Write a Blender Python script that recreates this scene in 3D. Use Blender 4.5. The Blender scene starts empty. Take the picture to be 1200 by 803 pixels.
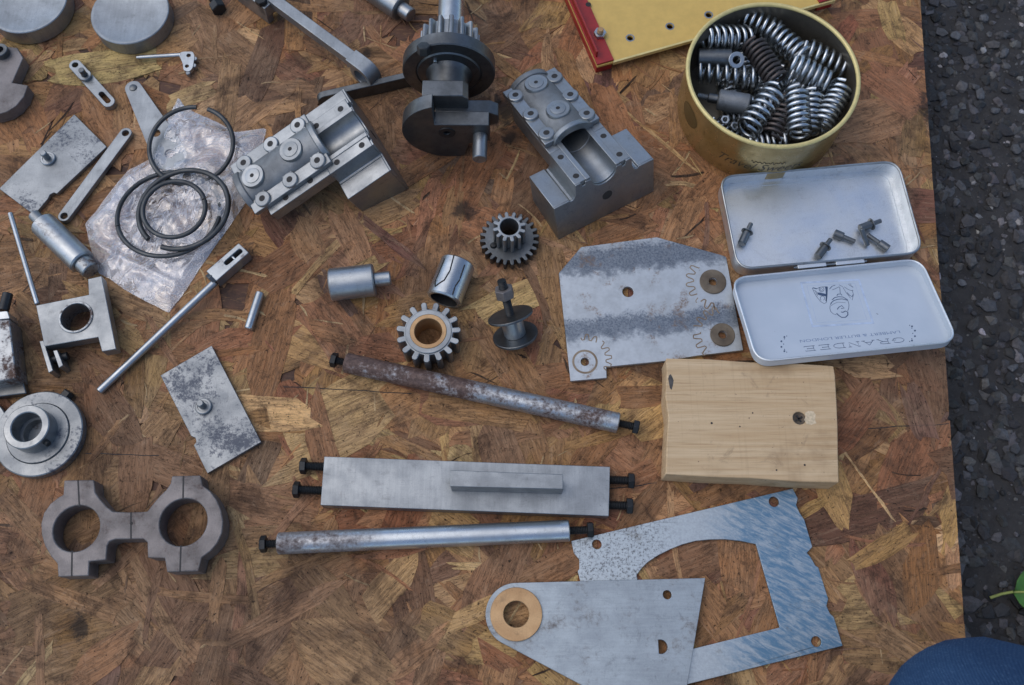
import bpy, bmesh, math, random
from math import sin, cos, pi, radians, atan2, hypot, sqrt
from mathutils import Matrix, Vector, noise

# ------------------------------------------------------------------ camera, sky, sun
S = 0.001                                    # shapes are written in millimetres
FPX, TILT, HC = 1100.0, radians(20.4), 515.0  # lens in photo pixels, tilt off straight down, height above the board
scene = bpy.context.scene
col = scene.collection
cam_d = bpy.data.cameras.new('camera')
cam_d.sensor_width = 36.0
cam_d.lens = 36.0 * FPX / 1200.0
cam_d.clip_start = 0.01
cam_d.clip_end = 2000.0
cam_d.dof.use_dof = True
cam_d.dof.focus_distance = 0.54
cam_d.dof.aperture_fstop = 16.0
cam = bpy.data.objects.new('camera', cam_d)
cam.location = (0, 0, HC * S)
cam.rotation_euler = (TILT, 0, 0)
col.objects.link(cam)
scene.camera = cam

SUN_EL, SUN_AZ = radians(60), radians(-80)    # azimuth from +Y towards +X
world = bpy.data.worlds.new('World')
scene.world = world
world.use_nodes = True
wn = world.node_tree
wn.nodes.clear()
sky = wn.nodes.new('ShaderNodeTexSky')
sky.sky_type = 'NISHITA'
sky.sun_disc = False
sky.sun_elevation = SUN_EL
sky.sun_rotation = SUN_AZ
sky.air_density = 0.8
sky.dust_density = 1.2
sky.ozone_density = 0.15
bg = wn.nodes.new('ShaderNodeBackground')
bg.inputs['Strength'].default_value = 0.15
wo = wn.nodes.new('ShaderNodeOutputWorld')
wn.links.new(sky.outputs[0], bg.inputs[0])
wn.links.new(bg.outputs[0], wo.inputs[0])
sd = bpy.data.lights.new('sun', 'SUN')
sd.energy = 0.75
sd.angle = radians(80)
sd.color = (1.0, 0.96, 0.9)
sun = bpy.data.objects.new('sun', sd)
sdir = Vector((sin(SUN_AZ) * cos(SUN_EL), cos(SUN_AZ) * cos(SUN_EL), sin(SUN_EL)))
sun.rotation_euler = sdir.to_track_quat('Z', 'Y').to_euler()
sun.location = sdir * 3
col.objects.link(sun)
vs = scene.view_settings
vs.view_transform = 'Standard'
vs.look = 'None'
vs.exposure = 0.36
vs.gamma = 1.0
vs.use_curve_mapping = False
scene.cycles.use_denoising = True
scene.cycles.max_bounces = 8
scene.cycles.transparent_max_bounces = 12

# ------------------------------------------------------------------ where things stand
FW = Vector((0, sin(TILT), -cos(TILT)))
UP = Vector((0, cos(TILT), sin(TILT)))
EYE = Vector((0, 0, HC))
def ray(u, v):
    return FPX * FW + Vector((u - 600, 0, 0)) + (401.5 - v) * UP
def P(u, v, h=0.0):
    """point of the place at height h (mm above the board) measured off the photograph"""
    d = ray(u, v)
    return EYE + d * ((h - HC) / d.z)
def PX(pts, h):
    return [tuple(P(a, b, h)[:2]) for a, b in pts]

# ------------------------------------------------------------------ shape helpers (all return verts, faces in mm)
def circ(cx, cy, r, n=40, a0=0.0):
    return [(cx + r * cos(a0 + 2 * pi * i / n), cy + r * sin(a0 + 2 * pi * i / n)) for i in range(n)]
def arc(cx, cy, r, a0, a1, n=16):
    return [(cx + r * cos(radians(a0 + (a1 - a0) * i / n)), cy + r * sin(radians(a0 + (a1 - a0) * i / n))) for i in range(n + 1)]
def area2(l):
    return sum(l[i][0] * l[(i + 1) % len(l)][1] - l[(i + 1) % len(l)][0] * l[i][1] for i in range(len(l)))
def fillet(pts, r, n=5):
    out = []
    N = len(pts)
    for i in range(N):
        p0, p1, p2 = Vector(pts[i - 1]), Vector(pts[i]), Vector(pts[(i + 1) % N])
        a, b = (p0 - p1), (p2 - p1)
        rr = r[i] if isinstance(r, (list, tuple)) else r
        if rr <= 0 or a.length < 1e-6 or b.length < 1e-6:
            out.append(tuple(p1)); continue
        rr = min(rr, a.length * .45, b.length * .45)
        q0, q1 = p1 + a.normalized() * rr, p1 + b.normalized() * rr
        for k in range(n + 1):
            t = k / n
            out.append(tuple(q0 * (1 - t) ** 2 + p1 * 2 * t * (1 - t) + q1 * t * t))
    return out
def prism(loops, z0, z1):
    """outline with holes, extruded"""
    if not isinstance(loops[0][0], (list, tuple)):
        loops = [loops]
    bm = bmesh.new()
    edges = []
    rings = []
    for k, l in enumerate(loops):
        l = [tuple(p) for p in l]
        if (area2(l) < 0) != (k > 0):
            l = l[::-1]
        vs_ = [bm.verts.new((p[0], p[1], 0)) for p in l]
        rings.append(vs_)
        for i in range(len(vs_)):
            edges.append(bm.edges.new((vs_[i], vs_[(i + 1) % len(vs_)])))
    if len(loops) == 1:
        bm.faces.new(rings[0])
    else:
        bmesh.ops.triangle_fill(bm, use_beauty=True, use_dissolve=False, edges=edges)
    bm.verts.index_update()
    nv = len(bm.verts)
    V = [(v.co.x, v.co.y, z1) for v in bm.verts] + [(v.co.x, v.co.y, z0) for v in bm.verts]
    F = []
    for f in bm.faces:
        ids = [v.index for v in f.verts]
        ar = area2([(V[i][0], V[i][1]) for i in ids])
        if ar < 0:
            ids = ids[::-1]
        F.append(ids)
        F.append([i + nv for i in ids[::-1]])
    for r in rings:
        n = len(r)
        for i in range(n):
            a, b = r[i].index, r[(i + 1) % n].index
            F.append([b, a, a + nv, b + nv])
    bm.free()
    return V, F
def box(x0, x1, y0, y1, z0, z1):
    return prism([(x0, y0), (x1, y0), (x1, y1), (x0, y1)], z0, z1)
def lathe(prof, seg=40):
    """prof: (r, z) from bottom to top; closed where r == 0, else open ring joined back if last == first"""
    V, F, rings = [], [], []
    for r, z in prof:
        if r < 1e-6:
            rings.append([len(V)]); V.append((0, 0, z))
        else:
            rings.append(list(range(len(V), len(V) + seg)))
            V += [(r * cos(2 * pi * i / seg), r * sin(2 * pi * i / seg), z) for i in range(seg)]
    for a, b in zip(rings[:-1], rings[1:]):
        for i in range(seg):
            j = (i + 1) % seg
            if len(a) == 1 and len(b) == 1: continue
            if len(a) == 1: F.append([a[0], b[j], b[i]])
            elif len(b) == 1: F.append([a[i], a[j], b[0]])
            else: F.append([a[i], a[j], b[j], b[i]])
    return V, F
def cyl(r, z0, z1, seg=32, c=0.3):
    c = min(c, r * .3, (z1 - z0) * .3)
    return lathe([(0, z0), (r - c, z0), (r, z0 + c), (r, z1 - c), (r - c, z1), (0, z1)], seg)
def tubering(ro, ri, z0, z1, seg=40, c=0.25):
    return lathe([(ri, z0 + c), (ri + c, z0), (ro - c, z0), (ro, z0 + c), (ro, z1 - c), (ro - c, z1), (ri + c, z1), (ri, z1 - c), (ri, z0 + c)], seg)
def thread(r, z0, z1, pitch=0.9, seg=16):
    prof = [(0, z0)]
    z = z0
    while z < z1 - pitch * .5:
        prof += [(r * .84, z), (r, z + pitch * .5)]
        z += pitch
    prof += [(r * .84, z1), (0, z1)]
    return lathe(prof, seg)
def hexhead(r, z0, z1):
    V, F = prism(circ(0, 0, r, 6), z0, z1 - .35 * 1)
    n = len(V)
    V2, F2 = prism(circ(0, 0, r * .93, 6), z1 - .36, z1)
    return V + V2, F + [[i + n for i in f] for f in F2]
def sweep(path, r, seg=8, closed=False, flat=1.0):
    V, F = [], []
    n = len(path)
    up = Vector((0, 0, 1))
    for i, p in enumerate(path):
        p = Vector(p)
        a = Vector(path[(i - 1) % n] if (closed or i > 0) else path[0])
        b = Vector(path[(i + 1) % n] if (closed or i < n - 1) else path[-1])
        t = (b - a).normalized()
        s = t.cross(up)
        if s.length < 1e-4: s = t.cross(Vector((1, 0, 0)))
        s.normalize()
        w = s.cross(t).normalized()
        rr = r[i] if isinstance(r, (list, tuple)) else r
        for k in range(seg):
            an = 2 * pi * k / seg
            V.append(tuple(p + s * rr * cos(an) + w * rr * flat * sin(an)))
    for i in range(n if closed else n - 1):
        j = (i + 1) % n
        for k in range(seg):
            m = (k + 1) % seg
            F.append([i * seg + k, j * seg + k, j * seg + m, i * seg + m])
    if not closed:
        F.append(list(range(seg))); F.append([(n - 1) * seg + k for k in range(seg)][::-1])
    return V, F
def gear_outline(n, rr, rt, wroot=.62, wtip=.34, a0=0.0):
    out = []
    st = 2 * pi / n
    for i in range(n):
        a = a0 + i * st
        hw, ht = st * wroot / 2, st * wtip / 2
        rm = rr + (rt - rr) * .78
        hm = hw * .45 + ht * .55
        out += [(rr * cos(a - hw), rr * sin(a - hw)), (rm * cos(a - hm), rm * sin(a - hm)), (rt * cos(a - ht * .6), rt * sin(a - ht * .6)),
                (rt * cos(a + ht * .6), rt * sin(a + ht * .6)), (rm * cos(a + hm), rm * sin(a + hm)), (rr * cos(a + hw), rr * sin(a + hw))]
    return out
def frame(origin, zaxis, xhint=(1, 0, 0)):
    z = Vector(zaxis).normalized()
    x = Vector(xhint) - z * Vector(xhint).dot(z)
    if x.length < 1e-3:
        x = Vector((0, 1, 0)) - z * z.y
    x.normalize()
    y = z.cross(x)
    M = Matrix((x, y, z)).transposed().to_4x4()
    M.translation = Vector(origin)
    return M
def along(A, B):
    return frame(A, Vector(B) - Vector(A), (0, 0, 1))
def T(x, y, z=0):
    return Matrix.Translation((x, y, z))
def RZ(a):
    return Matrix.Rotation(a, 4, 'Z')

class MB:
    def __init__(s):
        s.v, s.f = [], []
    def add(s, vf, M=None):
        o = len(s.v)
        V, F = vf
        s.v += [tuple(M @ Vector(p)) for p in V] if M is not None else [tuple(p) for p in V]
        s.f += [[i + o for i in f] for f in F]
        return s
def mb(*items):
    m = MB()
    for it in items:
        if isinstance(it, tuple) and len(it) == 2 and isinstance(it[1], Matrix):
            m.add(it[0], it[1])
        else:
            m.add(it)
    return m

ROOT = {}           # object name -> matrix (mm) of the thing it belongs to
def thing(name, label, cat, loc=(0, 0, 0), M=None, group=None):
    o = bpy.data.objects.new(name, None)
    o.empty_display_size = .01
    col.objects.link(o)
    if M is None: M = Matrix.Translation(Vector(loc))
    place(o, M)
    tag(o, label, cat, group)
    return o
def place(o, M):
    Mm = M.copy(); Mm.translation = M.translation * S
    o.matrix_basis = Mm
    ROOT[o.name] = M.copy()
def tag(o, label, cat=None, group=None):
    o['label'] = label
    if cat: o['category'] = cat
    if group: o['group'] = group
    return o
def obj(name, m, mat, parent=None, world_co=False, at=None, bevel=0.25, smooth=38):
    """one mesh object; coordinates are those of the parent's thing, or of the place when world_co"""
    if not isinstance(m, MB): m = mb(m)
    if parent is not None:
        M = ROOT[parent.name]
    else:
        M = at if at is not None else Matrix.Identity(4)
    V = m.v
    if world_co:
        Mi = M.inverted()
        V = [Mi @ Vector(p) for p in V]
    me = bpy.data.meshes.new(name)
    me.from_pydata([(p[0] * S, p[1] * S, p[2] * S) for p in V], [], m.f)
    me.validate()
    me.materials.append(mat)
    if smooth:
        me.polygons.foreach_set('use_smooth', [True] * len(me.polygons))
        me.set_sharp_from_angle(angle=radians(smooth))
    o = bpy.data.objects.new(name, me)
    col.objects.link(o)
    if parent is not None:
        o.parent = parent
        ROOT[o.name] = M
    else:
        place(o, M)
    if bevel:
        b = o.modifiers.new('edge', 'BEVEL')
        b.width = bevel * S
        b.segments = 2
        b.limit_method = 'ANGLE'
        b.angle_limit = radians(50)
        b.harden_normals = False
        b.use_clamp_overlap = True
    return o
def copy_tree(o, parent=None, M=None):
    c = o.copy()
    col.objects.link(c)
    if parent is not None: c.parent = parent
    if M is not None: place(c, M)
    else: ROOT[c.name] = ROOT[o.name]
    for ch in list(o.children):
        copy_tree(ch, c)
    return c

# ------------------------------------------------------------------ materials
def lin(r, g, b):
    f = lambda c: (c / 255 / 12.92) if c / 255 <= .04045 else ((c / 255 + .055) / 1.055) ** 2.4
    return (f(r), f(g), f(b), 1.0)
class NT:
    def __init__(s, name):
        s.m = bpy.data.materials.new(name)
        s.m.use_nodes = True
        s.t = s.m.node_tree
        s.p = s.t.nodes['Principled BSDF']
        s.out = s.t.nodes['Material Output']
    def n(s, typ, **kw):
        x = s.t.nodes.new(typ)
        for k, v in kw.items():
            setattr(x, k, v)
        return x
    def l(s, a, b):
        s.t.links.new(a, b)
    def coord(s, rnd=True, scale=None):
        tc = s.n('ShaderNodeTexCoord')
        o = tc.outputs['Object']
        if rnd:
            oi = s.n('ShaderNodeObjectInfo')
            ad = s.n('ShaderNodeVectorMath', operation='ADD')
            s.l(o, ad.inputs[0]); 
            mu = s.n('ShaderNodeMath', operation='MULTIPLY'); mu.inputs[1].default_value = 7.0
            s.l(oi.outputs['Random'], mu.inputs[0]); s.l(mu.outputs[0], ad.inputs[1])
            o = ad.outputs[0]
        if scale:
            mp = s.n('ShaderNodeMapping'); mp.inputs['Scale'].default_value = scale
            s.l(o, mp.inputs[0]); o = mp.outputs[0]
        return o
    def noise(s, co, scale, detail=4, rough=.6, dist=0.0):
        x = s.n('ShaderNodeTexNoise')
        x.inputs['Scale'].default_value = scale; x.inputs['Detail'].default_value = detail
        x.inputs['Roughness'].default_value = rough; x.inputs['Distortion'].default_value = dist
        s.l(co, x.inputs['Vector'])
        return x.outputs['Fac']
    def ramp(s, fac, a, b, va=0.0, vb=1.0):
        x = s.n('ShaderNodeMapRange'); x.interpolation_type = 'SMOOTHSTEP'
        x.inputs[1].default_value = a; x.inputs[2].default_value = b; x.inputs[3].default_value = va; x.inputs[4].default_value = vb
        s.l(fac, x.inputs[0]); return x.outputs[0]
    def math(s, op, a, b):
        x = s.n('ShaderNodeMath', operation=op)
        for i, q in enumerate((a, b)):
            if isinstance(q, (int, float)): x.inputs[i].default_value = q
            else: s.l(q, x.inputs[i])
        return x.outputs[0]
    def mix(s, fac, a, b, blend='MIX'):
        x = s.n('ShaderNodeMix', data_type='RGBA', blend_type=blend)
        for i, q in ((0, fac), (6, a), (7, b)):
            if isinstance(q, (int, float)): x.inputs[i].default_value = q
            elif isinstance(q, tuple): x.inputs[i].default_value = q
            else: s.l(q, x.inputs[i])
        return x.outputs[2]
    def bump(s, h, strength=.3, dist=.0002):
        x = s.n('ShaderNodeBump'); x.inputs['Strength'].default_value = strength; x.inputs['Distance'].default_value = dist
        s.l(h, x.inputs['Height']); s.l(x.outputs[0], s.p.inputs['Normal'])
    def set(s, k, v):
        if isinstance(v, (int, float, tuple)): s.p.inputs[k].default_value = v
        else: s.l(v, s.p.inputs[k])

RUST = lin(104, 72, 52)
def steel(name, c1, c2, rough=.42, metal=.9, rust=None, rustcol=RUST, rscale=90, rfine=None, rw=.12, spots=None, spotcol=(.03, .035, .045, 1), sscale=70,
          grad=None, brushed=None, bump=.12, bscale=900, dirt=.25):
    t = NT(name)
    co = t.coord()
    a = t.noise(co, 60, 5, .62)
    base = t.mix(t.ramp(a, .32, .68), c1, c2)
    fine = t.noise(co, 1400, 3, .7)
    base = t.mix(t.ramp(fine, .35, .7, 0, .22), base, (c1[0] * .55, c1[1] * .55, c1[2] * .55, 1))
    r = t.ramp(a, .3, .7, rough - .07, rough + .09)
    met = metal
    # smears of oil and handling dirt
    dn = t.noise(co, 150, 6, .68, .6)
    base = t.mix(t.ramp(dn, .56, .72, 0, dirt), base, (.045, .04, .035, 1))
    for sc_, k_ in (((45, 1500, 45), .5), ((1100, 60, 60), .4)):
        sn_ = t.noise(t.coord(scale=sc_), 1.0, 2, .5)
        ln = t.ramp(t.math('ABSOLUTE', t.math('SUBTRACT', sn_, .5), 0), 0, .012, k_, 0)
        base = t.mix(t.math('MULTIPLY', ln, t.ramp(dn, .42, .6)), base, (c1[0] * .35, c1[1] * .35, c1[2] * .36, 1))
    h = fine
    if brushed:
        bn = t.noise(t.coord(scale=brushed), 1.0, 4, .6)
        base = t.mix(t.ramp(bn, .3, .7, 0, .22), base, (c2[0] * .6, c2[1] * .6, c2[2] * .62, 1))
        h = t.math('ADD', fine, bn)
    if spots is not None:
        sn = t.noise(co, sscale * 7, 5, .8)
        big = t.noise(co, sscale * .55, 3, .55)
        sm = t.ramp(t.math('ADD', t.math('MULTIPLY', sn, .72), t.math('MULTIPLY', big, .58)), spots, spots + .12)
        base = t.mix(sm, base, spotcol)
        met = t.math('MULTIPLY', t.ramp(sm, 0, 1, 1, .45), metal)
    if rust is not None:
        rn = t.noise(co, rscale, 7, .7, .3)
        rf = t.noise(co, rfine or rscale * 8, 4, .75)
        val = t.math('ADD', t.math('MULTIPLY', rn, .7), t.math('MULTIPLY', rf, .35))
        if grad:
            sx = t.n('ShaderNodeSeparateXYZ'); t.l(t.coord(False), sx.inputs[0])
            val = t.math('SUBTRACT', val, t.ramp(sx.outputs[0], grad[0], grad[1], grad[2], grad[3]))
        rm = t.ramp(val, rust, rust + rw)
        rc = t.mix(t.ramp(rf, .35, .65), rustcol, (rustcol[0] * .45, rustcol[1] * .42, rustcol[2] * .42, 1))
        base = t.mix(rm, base, rc)
        met = t.math('MULTIPLY', t.ramp(rm, 0, 1, 1, .12), met)
        r = t.math('ADD', r, t.ramp(rm, 0, 1, 0, .25))
    t.set('Base Color', base); t.set('Roughness', r); t.set('Metallic', met)
    t.bump(h, bump, .00015)
    return t.m

def plain(name, c, rough=.5, metal=0.0, var=.15, scale=200, bump=.1, spec=.5):
    t = NT(name)
    co = t.coord()
    a = t.noise(co, scale, 5, .65)
    t.set('Base Color', t.mix(t.ramp(a, .3, .7), tuple(x * (1 - var) for x in c[:3]) + (1,), tuple(min(1, x * (1 + var)) for x in c[:3]) + (1,)))
    t.set('Roughness', t.ramp(a, .2, .8, rough - .06, rough + .08)); t.set('Metallic', metal)
    t.p.inputs['Specular IOR Level'].default_value = spec
    t.bump(t.noise(co, scale * 6, 3, .6), bump, .0002)
    return t.m

G = lambda v, b=1.05: (min(1, v * .97), min(1, v * 1.03), min(1, v * 1.05), 1)
STEEL = steel('worn steel', G(.36), G(.27), .40, rust=.60, rustcol=lin(110, 92, 78), rscale=60, rfine=380, rw=.25)
STEEL_L = steel('pale ground steel', G(.38, 1.1), G(.30, 1.1), .44, rust=.60, rustcol=lin(112, 96, 80), rscale=40, rfine=420, rw=.3, spots=.80, brushed=(700, 40, 40), dirt=.2)
STEEL_SP = steel('pitted steel plate', G(.32, 1.12), G(.26, 1.12), .46, spots=.675, spotcol=(.075, .085, .105, 1), sscale=60, dirt=.15)
STEEL_D = steel('dark oiled steel', G(.17), G(.10), .40, metal=.9, dirt=.4)
STEEL_CAST = steel('grey machined casting', G(.36, 1.12), G(.28, 1.12), .42, metal=.95, dirt=.2, bump=.16)
STEEL_ROUGH = steel('rough cast skin', G(.27, 1.08), G(.19, 1.08), .58, metal=.8, dirt=.3, bump=.6, bscale=500)
STEEL_BRIGHT = steel('bright turned steel', G(.54), G(.42), .30, dirt=.3)
ROD_A = steel('rod rusty at both ends', G(.56), G(.44), .34, rust=.50, rustcol=lin(108, 86, 76), rscale=22, rfine=420, rw=.18, grad=(.02, .12, -.20, -.05))
ROD_B = steel('rod rusty at one end', G(.60), G(.48), .30, rust=.52, rustcol=lin(104, 84, 74), rscale=30, rfine=420, rw=.3, grad=(.015, .10, -.17, .12))
STEEL_STAIN = steel('stained steel', G(.46), G(.38), .38, rust=.575, rustcol=lin(116, 94, 78), rscale=70, rfine=500, rw=.2)
STEEL_RUST2 = steel('mostly rusted steel', G(.40), G(.32), .42, rust=.50, rustcol=lin(100, 74, 58), rscale=60)
STEEL_BROWN = steel('browned steel', (.23, .21, .20, 1), (.15, .135, .125, 1), .5, metal=.5, rust=.53, rustcol=lin(104, 78, 66), rscale=60, rfine=600, rw=.25, bump=.9)
BLACK = steel('black oxide', G(.035), G(.02), .42, metal=.5, dirt=.3)
GUN = steel('gunmetal spring steel', G(.09, 1.2), G(.055, 1.2), .38, metal=.8, dirt=.2)
BRONZE = steel('bronze', lin(196, 160, 116), lin(178, 140, 98), .42, metal=.55, dirt=.3)
BRONZE_D = steel('dull bronze', lin(128, 116, 98), lin(92, 80, 66), .55, metal=.4, dirt=.7)
SPRING = steel('spring wire', G(.66), G(.46), .28, metal=1.0, dirt=.3)
SPRING_D = steel('dark spring wire', (.12, .10, .09, 1), (.07, .06, .055, 1), .42, metal=.7, dirt=.4)
HOLE = plain('dark bore', (.02, .018, .016, 1), .7, 0, .3)
SCRIBE = plain('scribed line', (.03, .028, .026, 1), .7)
RED = plain('red paint', lin(150, 36, 34), .42, 0, .14, 160, .12)
YELLOW = plain('ochre yellow paint', lin(206, 172, 92), .45, 0, .06, 120, .1)
TIN_IN = steel('tin plate', (.80, .83, .84, 1), (.72, .75, .76, 1), .42, metal=.9, dirt=.1)
TIN_RIM = steel('tin rim', G(.45), G(.30), .35, metal=.9, dirt=.4)
INK = plain('printed ink', lin(60, 78, 104), .5)
INK_F = plain('faint printed ink', lin(112, 130, 156), .5)
INK_B = plain('worn border print', lin(172, 186, 204), .45)
DENIM_ = None

def m_lid():
    t = NT('pale blue lacquer')
    co = t.coord()
    a = t.noise(co, 40, 4, .6)
    b = t.mix(t.ramp(a, .3, .7), (.52, .575, .62, 1), (.57, .62, .66, 1))
    sp = t.noise(co, 420, 3, .7)
    b = t.mix(t.ramp(sp, .735, .76), b, (.16, .17, .2, 1))
    t.set('Base Color', b); t.set('Roughness', .34); t.set('Metallic', .25)
    t.bump(t.noise(co, 120, 3), .05)
    return t.m
LID = m_lid()

def m_gold():
    t = NT('gold lacquered tin')
    co = t.coord(False)
    a = t.noise(co, 30, 5, .65)
    f = t.noise(co, 240, 5, .7)
    b = t.mix(t.ramp(a, .3, .7), lin(196, 174, 122), lin(166, 140, 86))
    b = t.mix(t.ramp(f, .6, .75, 0, .6), b, lin(70, 48, 22))
    t.set('Base Color', b); t.set('Roughness', t.ramp(f, .3, .7, .25, .42)); t.set('Metallic', .8)
    t.bump(f, .08)
    return t.m
GOLD = m_gold()
CREAM = plain('cream lacquer rim', lin(214, 196, 132), .35, .2, .1)
TIN_DARK = steel('dull tin inside', (.22, .20, .16, 1), (.15, .135, .11, 1), .42, metal=.8, dirt=.4)

def m_platec():
    """ground plate with two blued, unpolished bands and rust freckles"""
    t = NT('banded ground plate')
    co = t.coord(False)
    fine = t.noise(co, 900, 4, .75)
    med = t.noise(co, 120, 5, .7)
    base = t.mix(t.ramp(med, .3, .7), G(.54), G(.45))
    sep = t.n('ShaderNodeSeparateXYZ'); t.l(co, sep.inputs[0])
    # slanting coordinate across the bands (metres)
    y = t.math('ADD', sep.outputs[1], t.math('MULTIPLY', sep.outputs[0], -.10))
    y = t.math('ADD', y, t.math('MULTIPLY', t.math('SUBTRACT', med, .5), .020))
    y = t.math('ADD', y, t.math('MULTIPLY', t.math('SUBTRACT', fine, .5), .010))
    def band(c, w):
        d = t.math('ABSOLUTE', t.math('SUBTRACT', y, c), 0)
        return t.ramp(d, w - .0034, w + .0034, 1, 0)
    m = t.math('MAXIMUM', band(.0275, .0085), band(-.016, .0062))
    base = t.mix(t.math('MULTIPLY', m, t.ramp(fine, .3, .66, .95, .6)), base, (.09, .115, .15, 1))
    ru = t.noise(co, 70, 6, .72)
    base = t.mix(t.math('MULTIPLY', t.ramp(ru, .56, .66), t.ramp(fine, .4, .6, .2, .8)), base, lin(120, 92, 66))
    t.set('Base Color', base); t.set('Roughness', t.ramp(med, .3, .7, .42, .55)); t.set('Metallic', .75)
    t.bump(fine, .15)
    return t.m
PLATE_C = m_platec()

def m_blueplate():
    t = NT('blued sheet steel')
    co = t.coord(False)
    fine = t.noise(co, 800, 4, .75)
    mp_r = t.n('ShaderNodeMapping'); mp_r.inputs['Rotation'].default_value = (0, 0, .5); t.l(t.coord(False), mp_r.inputs[0])
    mp_s = t.n('ShaderNodeMapping'); mp_s.inputs['Scale'].default_value = (90, 420, 1); t.l(mp_r.outputs[0], mp_s.inputs[0])
    st = t.noise(mp_s.outputs[0], 1.0, 7, .78, .5)
    base = t.mix(t.ramp(fine, .3, .7), (.50, .55, .56, 1), (.40, .44, .46, 1))
    sep = t.n('ShaderNodeSeparateXYZ'); t.l(co, sep.inputs[0])
    right = t.ramp(t.math('ADD', sep.outputs[0], t.math('MULTIPLY', st, .03)), .012, .045)
    base = t.mix(t.math('MULTIPLY', right, t.ramp(st, .36, .60, .15, .95)), base, (.11, .23, .34, 1))
    left = t.ramp(sep.outputs[0], -.01, -.035)
    base = t.mix(t.math('MULTIPLY', left, t.ramp(fine, .5, .64, 0, .8)), base, (.1, .1, .1, 1))
    sc = t.noise(t.coord(False, scale=(30, 900, 1)), 1.0, 3, .6)
    base = t.mix(t.ramp(sc, .6, .72, 0, .4), base, (.16, .17, .18, 1))
    dn = t.noise(co, 60, 6, .75)
    base = t.mix(t.ramp(dn, .57, .7, 0, .5), base, lin(112, 104, 92))
    t.set('Base Color', base); t.set('Roughness', t.ramp(dn, .3, .7, .38, .56)); t.set('Metallic', .75)
    t.bump(fine, .15)
    return t.m
BLUEPLATE = m_blueplate()
SHEET = steel('blue grey sheet steel', (.42, .47, .49, 1), (.35, .39, .41, 1), .44, metal=.78, rust=.55, rustcol=lin(126, 108, 86), rscale=32, rfine=420, rw=.22, brushed=(60, 900, 20), dirt=.3)

def m_pine():
    t = NT('planed pine')
    co = t.coord(False)
    g = t.noise(t.coord(False, scale=(9, 260, 60)), 1.0, 5, .65, .4)
    g2 = t.noise(t.coord(False, scale=(40, 1700, 300)), 1.0, 3, .6)
    big = t.noise(co, 26, 4, .6)
    b = t.mix(t.ramp(g, .3, .7), lin(206, 180, 142), lin(188, 158, 118))
    b = t.mix(t.ramp(g2, .5, .75, 0, .45), b, lin(132, 98, 60))
    b = t.mix(t.ramp(big, .52, .72, 0, .5), b, lin(140, 112, 80))
    sp = t.noise(co, 330, 3, .7)
    b = t.mix(t.ramp(sp, .70, .73, 0, .8), b, lin(70, 50, 34))
    saw = t.noise(t.coord(False, scale=(620, 14, 60)), 1.0, 3, .6)
    b = t.mix(t.ramp(saw, .55, .72, 0, .12), b, lin(128, 100, 70))
    gr = t.noise(co, 75, 7, .75, .8)
    b = t.mix(t.ramp(gr, .55, .70, 0, .38), b, lin(118, 96, 74))
    t.set('Base Color', b); t.set('Roughness', .62)
    t.p.inputs['Specular IOR Level'].default_value = .3
    t.bump(t.math('ADD', g2, t.math('MULTIPLY', saw, .4)), .45, .0003)
    return t.m
PINE = m_pine()

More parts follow.
